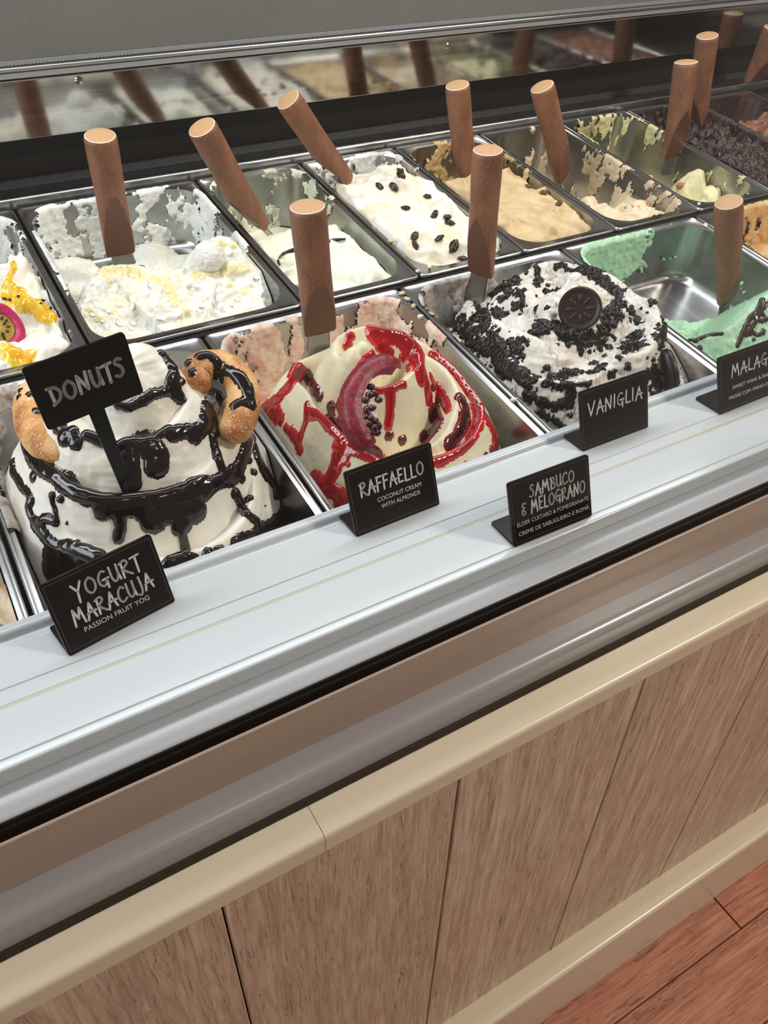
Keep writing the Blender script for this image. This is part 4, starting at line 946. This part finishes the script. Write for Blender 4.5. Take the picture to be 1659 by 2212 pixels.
# stake sign
nD = unit((.0697, -.99695, .0349)); tipD, _ = hit(donut, 276, 1058)
qD = [on_plane(*c, tipD, nD) for c in ((43.4, 798.5), (267.6, 717), (311, 848), (106.7, 930.5))]
exD = unit(unit(qD[1] - qD[0]) + unit(qD[2] - qD[3])); upD = np.cross(exD, -nD); upD = upD if upD[2] > 0 else -upD
cD = sum(qD) / 4; WD, HD = .0785, .0545; oD = cD - exD * WD / 2 - upD * HD / 2
sd_ = empty('stake_sign', tipD); tag(sd_, 'black hand-lettered DONUTS sign on a stake in the donut tower', 'sign')
slab('plate', rrect(WD, HD, .003), .0022, oD, exD, upD, nD, M['sign_matt'], sd_, tipD)
st_top = on_plane(212, 895, tipD, nD); dS = unit(st_top - tipD); wS = np.cross(dS, nD); wS = wS if wS[0] > 0 else -wS
slab('stake', [(-.0046, -.012), (.0046, -.004), (.0064, np.linalg.norm(st_top - tipD) + .006), (-.0064, np.linalg.norm(st_top - tipD) + .006)], .0022, tipD - nD * .0003, wS, dS, nD, M['sign_matt'], sd_, tipD)
V, f_ = strokes_mesh('DONUTS', .135 * WD, .885 * WD, .375 * HD, .27 * HD, .0026, .10, 4)
V[:, 1] += (V[:, 0] / WD - .5) * .06 * HD
put('hand_lettering', V, f_, oD, exD, upD, nD, .0003, M['letter_chalk'], sd_, tipD)

# ------------------------------------------------------------------ toppings that can be lifted off
def tube(name, C3, rad, mat, parent=None, org=None, n=28, flat=1.0, nz=0.0, seed=0, caps=True, ref=None, nscale=90):
    """tube along a 3-D polyline; flat squeezes it towards the viewer"""
    C3 = np.asarray(C3, float); rad = np.asarray(rad, float); org = C3.mean(0) if org is None else org
    tg = np.gradient(C3, axis=0); tg /= np.linalg.norm(tg, axis=1)[:, None]; V = []
    ref = CAM if ref is None else ref
    for c, t, r in zip(C3, tg, rad):
        a = ref - c; a = unit(a - (a @ t) * t); b = np.cross(t, a); an = np.linspace(0, 2 * math.pi, n, endpoint=False)
        V.append(c + a * (r * flat * np.cos(an))[:, None] + b * (r * np.sin(an))[:, None])
    m_ = len(C3); V = np.concatenate(V); i = np.arange(n); j = (i + 1) % n
    fq = np.concatenate([np.stack([i + k * n, j + k * n, j + (k + 1) * n, i + (k + 1) * n], -1) for k in range(m_ - 1)])
    fs = [fq]
    if caps:
        V = np.vstack([V, C3[:1], C3[-1:]]); fs += [np.stack([j, i, np.full(n, m_ * n)], -1), np.stack([i + (m_ - 1) * n, j + (m_ - 1) * n, np.full(n, m_ * n + 1)], -1)]
    nr = normals_of(V, fq)
    if nz: V = V + nr * ((fbm(V * nscale, seed, 3) - .5) * nz)[:, None]
    me = mesh_np(name, V - org, fs); o = link(name, me, M[mat], parent)
    if parent is None: o.location = org
    q = Mound(); q.V, q.F, q.N, q.o, q.org, q.bvh, q.p = V, fq, normals_of(V, fq), o, org, None, None
    if (q.N[:len(V) // 2] * (V[:len(V) // 2] - C3.mean(0))).sum() < 0 and False: q.N = -q.N
    return q
def outward(q, C3):
    """make sure the tube's normals look away from its centre line"""
    d = q.V[:, None, :] - np.asarray(C3)[None]; k = (d ** 2).sum(-1).argmin(1); v = q.V - np.asarray(C3)[k]
    if (q.N * v).sum() < 0: q.N = -q.N
    return q
def arc3(pts, n=7): return spline([p3(*q) for q in pts], n)
C = arc3([(92, 836, .052), (72, 856, .052), (64, 890, .050), (76, 935, .050), (104, 968, .052), (146, 985, .056)], 8)
r0 = np.interp(np.linspace(0, 1, len(C)), [0, .06, .5, .92, 1], [.010, .0135, .0150, .0135, .0095])
d1 = outward(tube('donut_half', C, r0, 'donut_dough', None, None, 40, 1.0, .0025, 5), C); tag(d1.o, 'golden half donut pressed into the left side of the tower', 'donut', 'donut halves')
C = arc3([(436, 838, .078), (424, 808, .082), (446, 788, .084), (486, 790, .080), (518, 826, .074), (526, 872, .066), (512, 918, .058), (496, 950, .052)], 8)
r0 = np.interp(np.linspace(0, 1, len(C)), [0, .05, .25, .42, .55, .8, .94, 1], [.009, .0115, .0138, .0125, .0145, .0158, .0135, .0085])
d2 = outward(tube('donut_half', C, r0, 'donut_dough', None, None, 40, 1.0, .0025, 7), C); tag(d2.o, 'golden half donut draped with chocolate on the right of the tower', 'donut', 'donut halves')
sauce(d2, ZD, [(4.5, [(1085, 125), (1130, 118), (1175, 150), (1200, 210)]), (7, [(1195, 190), (1190, 260), (1170, 330), (1150, 420)]), (6, [(1230, 200), (1290, 230), (1340, 290), (1370, 380)]), (5, [(1270, 390), (1320, 370), (1370, 390)]), (4, [(1020, 160), (1040, 210)])], 'chocolate_sauce', 'chocolate_sauce', .0028, 9, .2, 120, step=2)
sauce(d1, ZD, [(3.5, [(165, 330), (200, 420)]), (2.5, [(110, 310), (100, 345)])], 'chocolate_sauce', 'chocolate_sauce', .002, 19, .2, 120, step=2)

# round embossed biscuits
def biscuit(label, cpx, w, nrm, rad=.0245, th=.008):
    c = p3(*cpx, w); nrm = unit(nrm); a = unit(np.cross(nrm, (0, 0, 1))); b = np.cross(nrm, a); n = 56
    prof = [(0, th / 2), (.18, th / 2), (.70, th / 2), (.80, th / 2), (.84, th / 2 + .0009), (.93, th / 2 + .0009), (1.0, th / 2 - .0012), (1.0, th * .1), (.94, 0), (1.0, -th * .1), (1.0, -th / 2 + .001), (.96, -th / 2), (0, -th / 2)]
    V = []; an = np.linspace(0, 2 * math.pi, n, endpoint=False)
    for r_, z in prof: V.append(np.stack([rad * r_ * np.cos(an), rad * r_ * np.sin(an), np.full(n, z)], -1))
    V = np.concatenate(V); i = np.arange(n); j = (i + 1) % n
    fq = np.concatenate([np.stack([i + k * n, i + (k + 1) * n, j + (k + 1) * n, j + k * n], -1) for k in range(len(prof) - 1)])[:, ::-1]
    R3 = np.stack([a, b, nrm], 1); o = link('biscuit', mesh_np('biscuit', V @ R3.T, fq), M['cookie_dark']); o.location = c; o.data.set_sharp_from_angle(angle=math.radians(50))
    tag(o, label, 'biscuit')
    for k in range(8):                                                 # raised petals
        bm = bmesh.new(); bmesh.ops.create_uvsphere(bm, u_segments=10, v_segments=6, radius=1)
        t = k * math.pi / 4 + .2; sc = Matrix.Diagonal((.0058, .0023, .0017, 1)); tr = Matrix.Rotation(t, 4, 'Z') @ Matrix.Translation((.0112, 0, th / 2)) @ sc
        bm.transform(tr); bm.transform(Matrix([list(R3[r]) + [0] for r in range(3)] + [[0, 0, 0, 1]])); bm_obj('petal', bm, M['cookie_dark'], o, True)
    return o
camdir = lambda px, py: unit(-ray(px, py))
biscuit('round embossed dark chocolate biscuit on top of the cookie crumb swirl', (1253, 667), .056, camdir(1253, 667) + np.array([-.12, -.1, .10]))
biscuit('round dark biscuit stuck upright against the right side of the cookie swirl', (1442, 800), .004, (.86, -.42, .25), .0250, .010)

# dark red fruit wedge on the rose
Z = lambda tr, x, y, w: (x * tr[2] + tr[0], y * tr[2] + tr[1], w)
wC = arc3([Z(ZA, 900, 440, .070), Z(ZA, 820, 425, .076), Z(ZA, 730, 470, .077), Z(ZA, 660, 560, .072), Z(ZA, 625, 660, .064), Z(ZA, 640, 780, .054), Z(ZA, 690, 870, .045), Z(ZA, 750, 925, .038)], 7)
rw = np.interp(np.linspace(0, 1, len(wC)), [0, .12, .45, .8, .95, 1], [.007, .0092, .0110, .0112, .008, .003])
fw = empty('fruit_wedge', wC.mean(0)); tag(fw, 'curved wedge of magenta fruit peel with dark seeds on the ivory rose', 'fruit')
def wedge(path, rad, inner, org):
    """crescent of peel: rounded outside, hollow inside"""
    cs = spline(np.array([(.30, .96), (-.25, .98), (-.75, .70), (-1.0, .10), (-.88, -.48), (-.42, -.88), (.25, -.95), (.62, -.80), (.42, -.35), (.18, .10), (.34, .60), (.52, .90), (.30, .96)], float), 4)[:-1]
    n = len(cs); V = []; tg = np.gradient(path, axis=0)
    for c, t, r in zip(path, tg, rad):
        t = unit(t); i = unit((inner - c) - ((inner - c) @ t) * t); nn = np.cross(t, i); nn = nn if nn @ (CAM - c) > 0 else -nn
        V.append(c + i * (cs[:, :1] * r) + nn * (cs[:, 1:] * r))
    m_ = len(path); V = np.concatenate(V); i = np.arange(n); j = (i + 1) % n
    fq = np.concatenate([np.stack([i + k * n, j + k * n, j + (k + 1) * n, i + (k + 1) * n], -1) for k in range(m_ - 1)])
    V = np.vstack([V, path[:1], path[-1:]]); caps = np.concatenate([np.stack([j, i, np.full(n, m_ * n)], -1), np.stack([i + (m_ - 1) * n, j + (m_ - 1) * n, np.full(n, m_ * n + 1)], -1)])
    V = V + normals_of(V, fq) * ((fbm(V * 190, 5, 3) - .5) * .0016)[:, None]
    me = mesh_np('peel', V - org, [fq, caps]); o = link('peel', me, M['rind_magenta'], fw); me.materials.append(M['rind_inside'])
    mi = np.zeros(len(me.polygons), np.int32); mi[:len(fq)] = np.tile((i > 26) & (i < 46), m_ - 1); mi[len(fq):] = 1; me.polygons.foreach_set('material_index', mi); me.set_sharp_from_angle(angle=math.radians(55))
    return o
rw = np.interp(np.linspace(0, 1, len(wC)), [0, .10, .45, .8, .94, 1], [.0085, .0105, .0125, .0125, .0105, .0065])
wedge(wC, rw, p3(*Z(ZA, 830, 660, .058)), wC.mean(0))
mC = arc3([Z(ZA, 735, 620, .069), Z(ZA, 750, 700, .063), Z(ZA, 770, 780, .055), Z(ZA, 800, 850, .046)], 8)
tube('membrane', mC, np.interp(np.linspace(0, 1, len(mC)), [0, .3, .8, 1], [.002, .0045, .0042, .002]), 'membrane', fw, wC.mean(0), 16, .8, .004, 6, nscale=260)
def ellipsoid(name, c, ax3, sc, mat, parent=None, org=None, nz=0.0, seed=0, seg=(14, 9), nscale=2.2):
    """ellipsoid with long axis ax3"""
    u = np.linspace(0, 2 * math.pi, seg[0], endpoint=False); v = np.linspace(0, math.pi, seg[1]); U_, V_ = np.meshgrid(u, v, indexing='ij')
    P = np.stack([np.cos(V_), np.sin(V_) * np.cos(U_), np.sin(V_) * np.sin(U_)], -1)
    if nz: P = P * (1 + nz * (fbm(P * nscale + seed * 3.1, seed, 2) - .5) * 2)[..., None]
    a = unit(ax3); t = np.array([0, 0, 1.0]) if abs(a[2]) < .9 else np.array([1.0, 0, 0]); b = unit(np.cross(a, t)); d = np.cross(a, b)
    Q = (P * np.array(sc)) @ np.stack([a, b, d], 0); n1, n2 = seg; i, j = np.meshgrid(np.arange(n1), np.arange(n2 - 1), indexing='ij'); i2 = (i + 1) % n1
    fq = np.stack([i * n2 + j, i * n2 + j + 1, i2 * n2 + j + 1, i2 * n2 + j], -1).reshape(-1, 4)
    me = mesh_np(name, Q.reshape(-1, 3) + (0 if parent is None else np.asarray(c) - org), fq); o = link(name, me, M[mat], parent)
    if parent is None: o.location = c
    return o
rnd = random.Random(8)
for k, (x, y, w) in enumerate([(795, 640, .068), (770, 600, .071), (745, 560, .073), (720, 700, .066), (755, 690, .066), (712, 740, .062), (745, 750, .061), (775, 770, .058), (730, 790, .058), (765, 810, .055), (795, 800, .054), (750, 840, .052), (785, 845, .050), (715, 640, .070), (740, 610, .072)]):
    ellipsoid('seed', p3(*Z(ZA, x, y, w)), (rnd.uniform(-1, 1), rnd.uniform(-1, 1), rnd.uniform(-.5, .5)), (.0044, .0034, .0034), 'seed_red', fw, wC.mean(0), .08, k)

def on_mound(q, px, py, lift=0.0):
    h, n = hit(q, px, py)
    if h is None: return None, None
    n = n if n[2] > 0 else -n
    return h + n * lift, n
# raisins
zr = (700, 300, .3737)
for k, (x, y, s, a) in enumerate([(445, 215, 9.5, 10), (440, 185, 7, 70), (405, 280, 10, 15), (318, 278, 8, 20), (532, 208, 7, 120), (560, 186, 6, 0), (598, 335, 7, 40), (470, 405, 8, 60), (782, 354, 7.5, 130), (640, 440, 8, 100), (712, 452, 7, 70), (726, 487, 8.5, 40),
                                  (668, 577, 7.5, 70), (525, 567, 10, 130), (524, 618, 8.5, 30), (750, 620, 11, 120), (800, 695, 8.5, 80), (800, 640, 1, 0)]):
    if s < 2: continue
    px, py = x * zr[2] + zr[0], y * zr[2] + zr[1]; c, n = on_mound(rum, px, py, .0012)
    if c is None: continue
    t = unit(np.cross(n, (math.cos(math.radians(a)), math.sin(math.radians(a)), 0))); s *= .00085
    o = ellipsoid('raisin', c, t, (s, s * .68, s * .55), 'raisin', None, None, .35, k + 2, (18, 12), 2.6); tag(o, 'dark wrinkled raisin on the white rum ice cream', 'raisin', 'raisins on the rum ice cream')
zk = (1000, 200, .2411)
for x, y, a in ((582, 850, 10), (720, 902, 10), (862, 1000, 30)):
    c, n = on_mound(coffee, x * zk[2] + zk[0], y * zk[2] + zk[1], .002)
    if c is None: continue
    t = unit(np.cross(n, (math.sin(math.radians(a)), math.cos(math.radians(a)), 0)))
    o = empty('coffee_bean', c); tag(o, 'roasted coffee bean on the coffee coloured ice cream', 'coffee bean', 'coffee beans')
    ellipsoid('bean', c, t, (.0066, .0046, .0036), 'coffee_bean', o, c); ellipsoid('crease', c + n * .0034, t, (.0056, .0005, .0006), 'cookie_dark', o, c)
zq = (1259, 300, .2411)
for k, (x, y, s, mt) in enumerate([(885, 422, .0085, 'nut_brown'), (1230, 445, .0060, 'nut_brown'), (1250, 332, .0050, 'nut_green'), (1080, 272, .0042, 'nut_green'), (1315, 405, .0042, 'nut_green')]):
    c, n = on_mound(pist, x * zq[2] + zq[0], y * zq[2] + zq[1], .0015)
    if c is None: continue
    o = ellipsoid('pistachio_nut', c, (rnd.uniform(-1, 1), rnd.uniform(-1, 1), .2), (s, s * .72, s * .6), mt, None, None, .25, k); tag(o, ('brown' if mt == 'nut_brown' else 'green') + ' pistachio kernel on the pale pistachio ice cream', 'nut', 'pistachio kernels')
for k in range(26):
    x, y = rnd.uniform(380, 640), rnd.uniform(585, 640); c, n = on_mound(nut, x * zq[2] + zq[0], y * zq[2] + zq[1], .0004)
    if c is None: continue
    s = rnd.uniform(.0011, .0026) if k else .0050
    o = ellipsoid('nut_crumb', c, (rnd.uniform(-1, 1), rnd.uniform(-1, 1), .2), (s, s * .8, s * .6), 'nut_brown' if k % 4 == 0 else 'coconut_white', None, None, .3, k, (8, 6)); tag(o, 'chopped nut crumb on the pale nut ice cream', 'nut', 'chopped nut crumbs')
# coconut praline and shavings
c, n = on_mound(coco, 452, 560, .010); o = ellipsoid('praline', c, (1, 0, 0), (.0205, .0205, .0195), 'praline', None, None, .10, 3, (48, 32), 7.0); tag(o, 'round coconut-coated praline on the coconut ice cream', 'praline')
def shaving(px, py, L_, Wd, rot, lift, q, seed, stand=0.3):
    c, n = on_mound(q, px, py, lift)
    if c is None: return
    r_ = random.Random(seed); t = unit(np.cross(n, (math.cos(rot), math.sin(rot), 0))); b = np.cross(n, t); t2 = unit(t + n * stand); n2 = np.cross(t2, b); na, nb = 7, 4; V = []
    for sgn in (1, -1):
        for a in np.linspace(-.5, .5, na):
            wd = Wd * math.sqrt(max(.04, 1 - (2 * a) ** 2)) * r_.uniform(.8, 1.1)
            for e in np.linspace(-.5, .5, nb): V.append(t2 * a * L_ + b * e * wd + n2 * ((a * a * 1.2 + e * e * .5) * L_ * .5 + sgn * .0003))
    Fs = []
    for s_ in (0, 1):
        for a in range(na - 1):
            for e in range(nb - 1):
                k = s_ * na * nb + a * nb + e; ff = [k, k + 1, k + nb + 1, k + nb]; Fs.append(ff if s_ else ff[::-1])
    o = link('coconut_shaving', mesh_np('coconut_shaving', np.array(V), np.array(Fs)), M['coconut_white']); o.location = c
    tag(o, 'thin white coconut shaving on the coconut ice cream', 'coconut', 'coconut shavings')
for k, (x, y, l, w_, r) in enumerate([(1000, 480, 19, 8, 1.2), (830, 510, 15, 9, .4), (690, 570, 20, 14, .2), (920, 620, 24, 11, 1.3), (820, 620, 30, 22, 1.5), (1040, 580, 14, 7, 1.7), (1100, 555, 9, 6, .6), (1160, 590, 18, 12, 1.4), (600, 660, 17, 10, .8), (680, 660, 16, 8, .1), (560, 610, 10, 7, .5), (1270, 300, 22, 12, 1.4), (1210, 250, 16, 10, 1.2), (1300, 340, 14, 8, .9),
                                      (1150, 200, 9, 6, .3), (480, 620, 12, 7, .9), (520, 660, 14, 8, 1.9), (1040, 620, 12, 8, .2), (1230, 540, 16, 9, 1.0), (1180, 300, 15, 9, 1.6), (760, 470, 12, 8, .7), (1310, 430, 14, 9, 1.3), (600, 500, 12, 8, .2), (660, 690, 14, 7, 1.0)]):
    shaving(x * ZC[2] + ZC[0], y * ZC[2] + ZC[1], l * .00062, w_ * .00068, r, .0022, coco, k, .25)
# vanilla pod across the milk ice cream
vp = []
for x, y in ((683, 780), (672, 745), (700, 700), (780, 672), (880, 640), (1020, 606), (1150, 594), (1290, 580), (1410, 574)):
    c, n = on_mound(milk, x * .3014 + 400, y * .3014 + 340, .002)
    if c is not None: vp.append(c)
if len(vp) > 3:
    C = spline(vp, 6); q = tube('vanilla_pod', C, np.interp(np.linspace(0, 1, len(C)), [0, .2, .6, .9, 1], [.0012, .0016, .0032, .0028, .0014]), 'vanilla_pod', None, None, 14, .8, .001, 4); tag(q.o, 'black vanilla pod with a hooked end on the white ice cream', 'vanilla pod')
# passion fruit half with pulp and seeds
pc, pn = on_mound(passion, 8, 712, .010); pn = unit(pn + camdir(8, 712) * 1.2 + np.array([-.1, 0, .0])); a = unit(np.cross(pn, (0, 0, 1))); b = np.cross(pn, a); R3 = np.stack([a, b, pn], 1)
pf = empty('passion_fruit_half', pc); tag(pf, 'halved passion fruit with pink rim and black seeds at the left edge', 'fruit')
n = 40; an = np.linspace(0, 2 * math.pi, n, endpoint=False)
def lathe(name, prof, mat, wob=0.0):
    V = np.concatenate([np.stack([r_ * (1 + wob * np.sin(3 * an)) * np.cos(an), r_ * (1 + wob * np.sin(3 * an)) * np.sin(an), np.full(n, z)], -1) for r_, z in prof]); i = np.arange(n); j = (i + 1) % n
    fq = np.concatenate([np.stack([i + k * n, j + k * n, j + (k + 1) * n, i + (k + 1) * n], -1) for k in range(len(prof) - 1)])
    return link(name, mesh_np(name, V @ R3.T, fq), M[mat], pf)
lathe('peel', [(.0005, -.019), (.014, -.017), (.022, -.009), (.0262, .0), (.0264, .0015)], 'seed_black', .06)
lathe('rim', [(.0264, .0015), (.0240, .0026), (.0175, .0006), (.0150, -.002)], 'peel_pink', .06)
lathe('pulp', [(.0152, -.0015), (.009, .0002), (.0045, .0006), (.0003, .0007)], 'pulp', .02)
for k in range(14):
    t = rnd.uniform(0, 6.28); r_ = .0125 * math.sqrt(rnd.random()); ellipsoid('seed', R3 @ np.array((r_ * math.cos(t), r_ * math.sin(t), .0012)) + pc, R3 @ np.array((math.cos(t), math.sin(t), .1)), (.0024, .0015, .0012), 'seed_black', pf, pc, 0, 0, (10, 7))
if ps is not None:
    for x, y in ((405, 1090), (500, 1135), (430, 1055), (180, 1020), (45, 1042), (190, 1628), (100, 1050)):
        c, n_ = on_mound(ps, x * ZP[2] + ZP[0], y * ZP[2] + ZP[1], .0006)
        if c is not None: ellipsoid('seed', c - passion.org, (rnd.uniform(-1, 1), rnd.uniform(-1, 1), 0), (.0032, .0020, .0015), 'seed_black', ps.o, np.zeros(3), 0, 0, (10, 7))
# stray crumbs of ice cream on the rims
for k, (x, y, s) in enumerate([(845, 520, 6), (868, 633, 5), (880, 645, 5), (893, 660, 4.5), (903, 585, 4), (928, 575, 4.5), (500, 660, 3), (1110, 863, 4.5), (1524, 486, 5), (1510, 440, 4), (710, 392, 5), (720, 398, 4), (908, 683, 5)]):
    u, v = uv(x, y, .002); o = ellipsoid('ice_cream_crumb', loc3(u, v, .0016), (rnd.uniform(-1, 1), rnd.uniform(-1, 1), .1), (s * .0008, s * .0006, s * .0005), 'residue_nut' if 1 <= k <= 3 or k == 0 else 'residue_white', None, None, .5, k, (16, 10), 4.0)
    tag(o, 'small crumb of ice cream dropped on a pan rim', 'crumb', 'crumbs on the pan rims')
